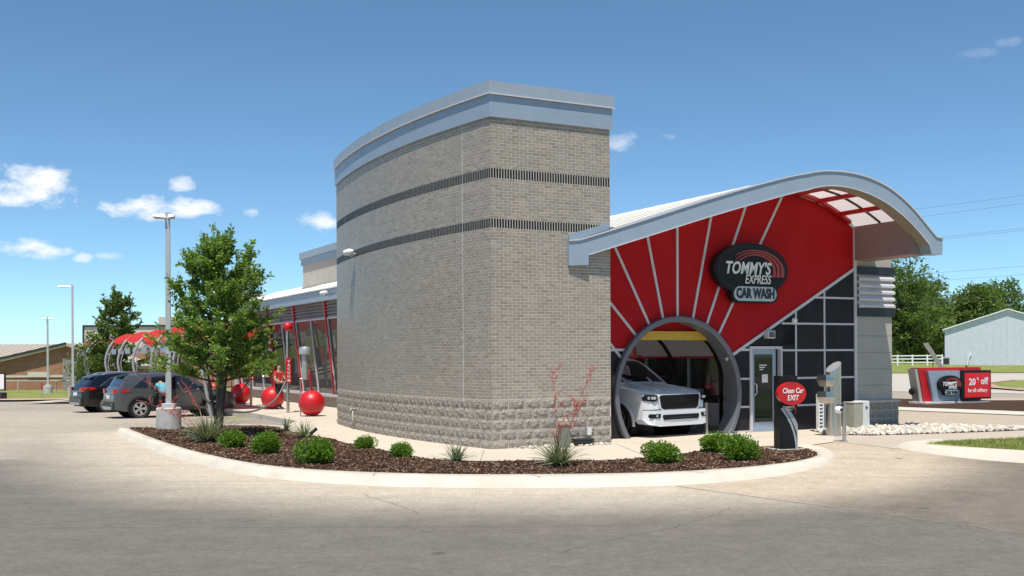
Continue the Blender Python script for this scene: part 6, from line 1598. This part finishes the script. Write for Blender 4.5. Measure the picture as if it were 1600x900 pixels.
# ------------------------------------------------------------------ people
def person(label, loc, rz, J, mats, hgt=1.0, hair=True):
    """one continuous skinned figure. J: joint name -> (x,y,z,r); faces +x"""
    r = thing('person', label, 'person', loc, rz)
    ED = [('pelvis', 'waist'), ('waist', 'chest'), ('chest', 'neck'), ('neck', 'head'), ('head', 'crown')]
    for s_ in 'LR': ED += [('pelvis', 'hip'+s_), ('hip'+s_, 'knee'+s_), ('knee'+s_, 'ankle'+s_), ('ankle'+s_, 'toe'+s_), ('chest', 'sh'+s_), ('sh'+s_, 'elb'+s_), ('elb'+s_, 'wri'+s_), ('wri'+s_, 'hand'+s_)]
    names = list(J); me = bpy.data.meshes.new('body'); me.from_pydata([J[n][:3] for n in names], [(names.index(a), names.index(b)) for a, b in ED], [])
    o = bpy.data.objects.new('tmp', me); COL.objects.link(o); m = o.modifiers.new('s', 'SKIN'); sv = me.skin_vertices
    if not len(sv): me.skin_vertices
    for i, n in enumerate(names):
        rr = J[n][3]; ry = J[n][4] if len(J[n]) > 4 else rr; me.skin_vertices[0].data[i].radius = (rr, ry); me.skin_vertices[0].data[i].use_root = n == 'pelvis'
    m.use_smooth_shade = True; q = o.modifiers.new('u', 'SUBSURF'); q.levels = 2; q.render_levels = 2
    bpy.context.view_layer.update(); bm_ = bpy.data.meshes.new_from_object(o.evaluated_get(bpy.context.evaluated_depsgraph_get())); bpy.data.objects.remove(o)
    bm_.materials.clear()
    for k in mats: bm_.materials.append(M[k])           # 0 shirt 1 trousers 2 skin 3 hair 4 shoes
    pz = J['pelvis'][2]; nk = Vector(J['neck'][:3]); hd = Vector(J['head'][:3])
    for f in bm_.polygons:
        c = f.center; best = min(names, key=lambda n: (Vector(J[n][:3])-c).length)
        if best in ('head', 'crown'):
            k = 3 if hair and (c.z > hd.z+.06 or (c-hd).x < -.015) else 2
        elif best == 'neck': k = 2
        elif best[:3] in ('wri', 'han') or (best[:3] == 'elb'): k = 2
        elif best[:3] in ('ank', 'toe'): k = 4
        elif best[:3] in ('hip', 'kne') or (best == 'pelvis' and c.z < pz+.04): k = 1
        else: k = 0
        f.material_index = k
    bm_.polygons.foreach_set('use_smooth', [True]*len(bm_.polygons)); ob = obj('body', bm_, None, r)
    for s_ in 'LR':                                       # five fingers closing from each palm
        h_ = Vector(J['hand'+s_][:3]); d = (h_-Vector(J['wri'+s_][:3])).normalized(); sd = d.cross(Vector((1, 0, 0))).normalized() if abs(d.x) < .9 else Vector((0, 1, 0)); nn_ = d.cross(sd)
        mb = MB()
        for k, (o_, l) in enumerate(((-.028, .065), (-.009, .078), (.010, .072), (.028, .055))): b = h_+sd*o_-d*.01; mb.tube([b, b+d*l*.5, b+d*l*.85+nn_*.018, b+d*l+nn_*.038], [.010, .0095, .009, .006], 6)
        b = h_-d*.05-sd*.035; mb.tube([b, b-sd*.03+d*.03, b-sd*.03+d*.065+nn_*.015], [.012, .010, .007], 6); part(mb, 'fingers', 'skin', r, smooth=True)
    return r
def std(over=None, lean=0.0):
    J = dict(pelvis=(0, 0, .92, .135, .15), waist=(.0, 0, 1.08, .125, .14), chest=(0, 0, 1.30, .13, .17), neck=(.0, 0, 1.46, .055), head=(.02, 0, 1.58, .085), crown=(.01, 0, 1.67, .07))
    for s_, y in (('L', 1), ('R', -1)):
        J.update({'hip'+s_: (0, .09*y, .86, .095), 'knee'+s_: (.02, .10*y, .48, .068), 'ankle'+s_: (-.02, .10*y, .09, .045), 'toe'+s_: (.14, .11*y, .045, .038), 'sh'+s_: (0, .175*y, 1.38, .065), 'elb'+s_: (-.02, .24*y, 1.12, .045), 'wri'+s_: (.08, .23*y, .90, .03), 'hand'+s_: (.12, .23*y, .82, .032)})
    if over: J.update(over)
    return J
person('attendant in a red shirt and dark trousers standing behind a vacuum post', (-8.82, 40.2, 0), TH-pi/2+.5, std({'elbL': (.10, .22, 1.14, .045), 'wriL': (.26, .12, 1.16, .03), 'handL': (.33, .08, 1.18, .032), 'elbR': (.06, -.24, 1.12, .045), 'wriR': (.24, -.14, 1.04, .03), 'handR': (.31, -.10, 1.04, .032)}), ['cloth_red', 'cloth_dark', 'skin', 'hair', 'black_plastic'])
# driver leaning into the open rear door of the grey suv
sx_, sy_ = gr.location.x, gr.location.y; ca, sa = cos(radians(34)), sin(radians(34))
px_, py_ = -.62, -1.32
person('person in teal top and dark trousers leaning into the grey suv', (sx_+px_*ca-py_*sa, sy_+px_*sa+py_*ca, -.27), radians(34+90),
       std({'chest': (.26, 0, 1.20, .13, .17), 'waist': (.10, 0, 1.06, .125, .14), 'neck': (.38, 0, 1.30, .055), 'head': (.48, 0, 1.36, .085), 'crown': (.55, 0, 1.40, .07), 'shL': (.28, .175, 1.25, .065), 'shR': (.28, -.175, 1.25, .065), 'elbL': (.46, .2, 1.06, .045), 'wriL': (.64, .14, .98, .03), 'handL': (.71, .12, .97, .032), 'elbR': (.46, -.2, 1.06, .045), 'wriR': (.64, -.14, .98, .03), 'handR': (.71, -.12, .97, .032)}), ['cloth_blue', 'cloth_dark', 'skin', 'hair', 'skin'])


# ------------------------------------------------------------------ background, left
r = thing('brick_building', 'low brown brick building with gable end behind the lot', 'building', (-42, 95, -.95), 0)
mb = MB(); mb.prism([(-16, 0), (8.2, 0), (8.2, 2.15), (2.42, 4.06), (-16, .1+.0)][:4]+[(-14, .35)], 0, 9, 'y'); part(mb, 'gable_wall', 'brick_far', r)
mb = MB(); 
mb.add([(-14.5, -.5, .18), (2.42, -.5, 4.05), (2.42, 10, 4.05), (-14.5, 10, .18), (-14.5, -.5, .50), (2.42, -.5, 4.33), (2.42, 10, 4.33), (-14.5, 10, .50)], [(0, 1, 2, 3), (7, 6, 5, 4), (0, 4, 5, 1), (1, 5, 6, 2), (2, 6, 7, 3), (3, 7, 4, 0)])
mb.add([(2.43, -.5, 4.05), (8.9, -.5, 1.98), (8.9, 10, 1.98), (2.43, 10, 4.05), (2.43, -.5, 4.33), (8.9, -.5, 2.26), (8.9, 10, 2.26), (2.43, 10, 4.33)], [(0, 1, 2, 3), (7, 6, 5, 4), (0, 4, 5, 1), (1, 5, 6, 2), (2, 6, 7, 3), (3, 7, 4, 0)])
rf = part(mb, 'roof', 'tan_soffit', r)
mb = MB(); mb.add([(-14.6, -.56, .40), (2.42, -.56, 4.22), (2.42, -.56, 4.40), (-14.6, -.56, .58), (-14.6, -.5, .40), (2.42, -.5, 4.22), (2.42, -.5, 4.40), (-14.6, -.5, .58)], [(0, 1, 2, 3), (0, 3, 7, 4), (3, 2, 6, 7), (0, 4, 5, 1)]); part(mb, 'dark_rake', 'dark_rib', rf)
mb = MB(); mb.box(-15, 7, -.06, 0, 1.28, 1.46); part(mb, 'stone_belt', 'stucco', r)
mb = MB(); mb.box(-1.2, .75, -.12, -.01, 1.30, 1.75); part(mb, 'lintel', 'stucco', r)
mb = MB(); mb.add([(-40, 3, 2.2), (3.0, 3, 2.2), (3.0, 15, 4.45), (-40, 15, 4.45)], [(0, 1, 2, 3)]); mb.box(-40, 3, 3.2, 15, 0, 2.19); rr_ = part(mb, 'rear_wing', 'tan_metal_roof', r)
mb = MB()
for x in np.arange(-30, 3, .55): mb.tube([(x, 3, 2.23), (x, 15, 4.48)], .03, 4)
part(mb, 'standing_seam', 'tan_metal_roof', rr_)
r = thing('wood_fence', 'grey weathered board fence between the brick building and trees', 'fence', (-36.3, 86, -.75), radians(8))
for k in range(26):
    mb = MB(); mb.box(k*.17, k*.17+.16, random.uniform(-.012, .012), .03, .15, 2.72+random.uniform(-.03, .03)); part(mb, 'plank', 'wood_grey', r)
for z in (.6, 2.2): mb = MB(); mb.box(0, 4.4, .05, .1, z, z+.1); part(mb, 'rail', 'wood_grey', r)
r = thing('tan_building', 'flat roofed tan building with brown brick base behind the canopies', 'building', (-40.2, 100, -.95), radians(4))
mb = MB(); mb.box(0, 22, 0, 14, 3.82, 5.9); part(mb, 'upper_wall', 'stucco', r)
mb = MB(); mb.box(.04, 21.96, .06, 13.9, 0, 3.81); part(mb, 'brick_wall', 'brick_far', r)
mb = MB(); mb.box(-.1, 22.1, -.12, 14.1, 5.9, 6.08); part(mb, 'parapet_cap', 'dark_rib', r)
mb = MB(); mb.box(-.12, .02, -.1, .5, 3.5, 5.9); part(mb, 'downpipe', 'dark_rib', r)
for x in (6.6, 7.8): mb = MB(); mb.bbox(x, x+.9, 1.0, 2.2, 6.08, 6.9, .03); part(mb, 'roof_unit', 'stucco', r)
mb = MB(); mb.tube([(1.0, .3, 5.9), (1.0, .3, 6.75), (1.9, .3, 6.75), (1.9, .3, 5.9)], .04, 6); part(mb, 'roof_ladder', 'dark_rib', r)
limb_tree('oak_tree', 'distant slender leafy tree rising in front of the tan building', (-26.7, 72, -.66), [(1.4, 1.2), (2.4, 1.7), (3.3, 1.75), (4.3, 1.5), (5.3, 1.25), (6.2, .8), (6.9, .15)], 1.4, .11, 40, 8, 26, .22, 'leaf_far', 21, .7)
shaped_tree('oak_tree', 'bushy low tree between the board fence and the slender tree', (-29.2, 75, -.7), [(.2, .6), (.9, 1.35), (1.8, 1.6), (2.8, 1.35), (3.6, .9), (4.3, .2)], .3, .08, 170, 30, .22, 'leaf_far', 22, None, 3, .40)
shaped_tree('oak_tree', 'small leafy tree behind the red canopies beside the tan building', (-24.0, 76, -.7), [(.6, .5), (1.3, 1.3), (2.4, 1.5), (3.4, 1.1), (4.2, .3)], .6, .08, 110, 28, .22, 'leaf_far', 23, None, 2, .38)
r = thing('notice_board', 'white notice board in a black frame at the lot edge', 'board', (-31.9, 66, -.6), radians(-20))
mb = MB(); mb.box(-1.5, .62, -.02, .04, .62, 1.72); part(mb, 'frame', 'black_paint', r); mb = MB()
for k in range(3): mb.box(-1.42+k*.66, -.80+k*.66, -.03, -.021, .70, 1.64)
part(mb, 'panel', 'white_paint', r); mb = MB(); mb.bbox(-1.2, .5, -.2, .25, -.1, .5, .04); part(mb, 'base', 'black_plastic', r)
r = thing('rail_fence', 'low pale pipe rail along the grass before the brick building', 'fence', (-42, 84, -.8), 0)
for x in np.arange(0, 9.1, 3.0): mb = MB(); mb.tube([(x, 0, -.1), (x, 0, 1.05)], .06, 8); part(mb, 'post', 'rust_rail', r)
mb = MB(); mb.tube([(-4, 0, 1.02), (9.0, 0, 1.02)], .05, 8); part(mb, 'rail', 'rust_rail', r)
r = thing('marker_post', 'thin red marker post beside the distant lamp base', 'post', (-31.6, 71.5, -.66), 0)
mb = MB(); mb.tube([(0, 0, 0), (0, 0, .95)], .04, 8); part(mb, 'shaft', 'rust_rail', r); mb = MB(); mb.tube([(0, 0, .6), (0, 0, 1.0)], .046, 8); part(mb, 'red_sleeve', 'red_paint', r)

# ------------------------------------------------------------------ background, right
r = thing('metal_barn', 'pale ribbed metal building with low gable beyond the white fence', 'building', (61, 150, .4), radians(-23))
prof = lambda x: 4.95+2.65*x/8.1 if x < 8.1 else 7.6-2.65*(x-8.1)/8.1
mb = MB(); mb.prism([(0.05, -.4), (16.15, -.4), (16.15, 4.9), (8.1, 7.5), (.05, 4.9)], .05, 24, 'y'); part(mb, 'frame_wall', 'white_siding', r)
for k in range(18):
    x0, x1 = .9*k, min(.9*(k+1), 16.2)-.05; mb = MB(); P_ = [(x0, -.35), (x1, -.35), (x1, prof(x1)-.02)]+([(8.1, 7.58)] if x0 < 8.1 < x1 else [])+[(x0, prof(x0)-.02)]
    mb.prism(P_, -.01, .04, 'y'); part(mb, 'siding_panel', 'white_siding', r)
    mb = MB(); mb.box(x1+.0, x1+.05, -.05, .0, -.35, prof(min(x1, 16))-.05); part(mb, 'rib', 'white_siding', r)
for sgn in (0, 1):
    mb = MB(); a, b = ((-.3, 4.86), (8.1, 7.62)) if sgn == 0 else ((8.1, 7.62), (16.5, 4.86))
    mb.add([(x, y, z+d) for d in (0, .16) for x, z, y in ((a[0], a[1], -.35), (b[0], b[1], -.35), (b[0], b[1], 24), (a[0], a[1], 24))], [(0, 1, 2, 3), (7, 6, 5, 4), (0, 4, 5, 1), (1, 5, 6, 2), (2, 6, 7, 3), (3, 7, 4, 0)]); part(mb, 'roof', 'white_paint', r)
mb = MB(); mb.tube([(2.9, -.2, .0), (3.2, -.2, 1.3), (3.4, -.15, 1.5)], .09, 8); part(mb, 'vent_pipe', 'white_paint', r)
r = thing('rail_fence', 'white three-rail board fence in front of the woods', 'fence', (45, 140.5, .45), radians(-1))
for k in range(7): mb = MB(); mb.bbox(k*1.95-.09, k*1.95+.09, -.09, .09, -.3, 1.42, .02); part(mb, 'post', 'white_fence', r)
for k in range(6):
    for z in (.35, .80, 1.22): mb = MB(); mb.box(k*1.95+.09, k*1.95+1.86, -.03, .03, z, z+.15); part(mb, 'rail', 'white_fence', r)
r = thing('leaning_board', 'weathered board leaning at an angle before the pale metal barn', 'board', (48.6, 121, .45), 0)
mb = MB(); mb.add([(-1.9, -.03, 2.75), (-1.3, -.03, 2.8), (.5, -.03, .0), (.0, -.03, -.1), (-1.9, .06, 2.75), (-1.3, .06, 2.8), (.5, .06, .0), (.0, .06, -.1)], [(0, 1, 2, 3), (7, 6, 5, 4), (0, 4, 5, 1), (1, 5, 6, 2), (2, 6, 7, 3), (3, 7, 4, 0)]); part(mb, 'board', 'wood_grey', r)
mb = MB(); mb.tube([(-.7, .1, 1.5), (-.4, .9, 0)], .05, 6); part(mb, 'prop', 'wood_grey', r)
r = thing('cooling_unit', 'grey box unit standing at the corner of the metal barn', 'unit', (60.2, 148, .45), 0)
mb = MB(); mb.bbox(-.5, .5, -.4, .4, -.1, 1.1, .05); part(mb, 'housing', 'galvanised', r); mb = MB(); mb.box(-.4, .4, -.42, -.401, .1, .9); part(mb, 'grille', 'dark_rib', r)
FT = [((63.5, 172), 17.5, 5.2, 31), ((70.5, 186), 16.8, 5.6, 32), ((76.5, 176), 12.6, 4.6, 33), ((84, 190), 13.2, 5.6, 34), ((90, 196), 14.6, 5.6, 35), ((97, 186), 15.2, 6.0, 36), ((62, 195), 15.5, 6.0, 37), ((56, 178), 16.0, 5.6, 38), ((106, 196), 14.5, 6.0, 39), ((79, 200), 12.0, 5.5, 40)]
FL = ['tall full oak tree rising just right of the pier', 'tall broad oak tree behind the white fence', 'lower leafy tree in the dip of the woods', 'rounded leafy tree above the metal barn eave', 'leafy tree standing behind the metal barn roof', 'tall leafy tree at the edge of the woods behind the barn', 'dense tree filling the woods behind the white fence', 'dense leafy tree half hidden by the pier', 'leafy tree at the outer end of the woods', 'low leafy tree deep in the woods']
for ((x, y), h_, R_, sd), lb in zip(FT, FL):
    shaped_tree('oak_tree', lb, (x, y, .4), [(.2, R_*.55), (h_*.12, R_*.95), (h_*.35, R_*1.05), (h_*.6, R_*.9), (h_*.8, R_*.68), (h_*.93, R_*.35), (h_, R_*.05)], 2, .32, 240, 50, .58, 'leaf_far', sd, 'trees in the woods', 2, 1.0, 1.0, .15)
# power lines on poles standing outside the view and behind the car wash
def upole(label, x, y, z, h_):
    r = thing('utility_pole', label, 'pole', (x, y, z), radians(60)); mb = MB(); mb.tube([(0, 0, -.5), (0, 0, h_)], [.17, .11], 10); part(mb, 'pole', 'wood_grey', r)
    for dz in (.4, 2.2): mb = MB(); mb.box(-1.2, 1.2, -.06, .06, h_-dz-.1, h_-dz); part(mb, 'crossarm', 'wood_grey', r)
upole('wooden utility pole carrying the power lines beside the road', 50.5, 80, 0, 15.6); upole('wooden utility pole carrying the power lines behind the car wash', 26, 150, 0, 15.5)
LN = [(287, 366), (300, 378), (342, 404), (345, 408), (405, 448), (419, 458), (446, 492), (455, 500)]
WL = ['topmost thin power line above the roof end', 'second thin power line from the top', 'upper cable of the middle pair of power lines', 'lower cable of the middle pair of power lines', 'power line running just above the tree tops', 'power line brushing the tree tops', 'upper cable crossing in front of the trees', 'lower cable crossing in front of the trees']
for (ya, yb), lb in zip(LN, WL):
    A_ = Vector(((1730-800)/1663*86, 86, 1.95+(551.7-ya)/1663*86)); B_ = Vector(((1090-800)/1663*150, 150, 1.95+(555.3-yb)/1663*150))
    mb = MB(); mb.tube([A_+(B_-A_)*t_-Vector((0, 0, 1.0*4*t_*(1-t_)*.25)) for t_ in np.linspace(0, 1, 24)], .010, 5); tag(mb.build('power_line', 'wire', None, smooth=True), lb, 'cable', 'power lines')
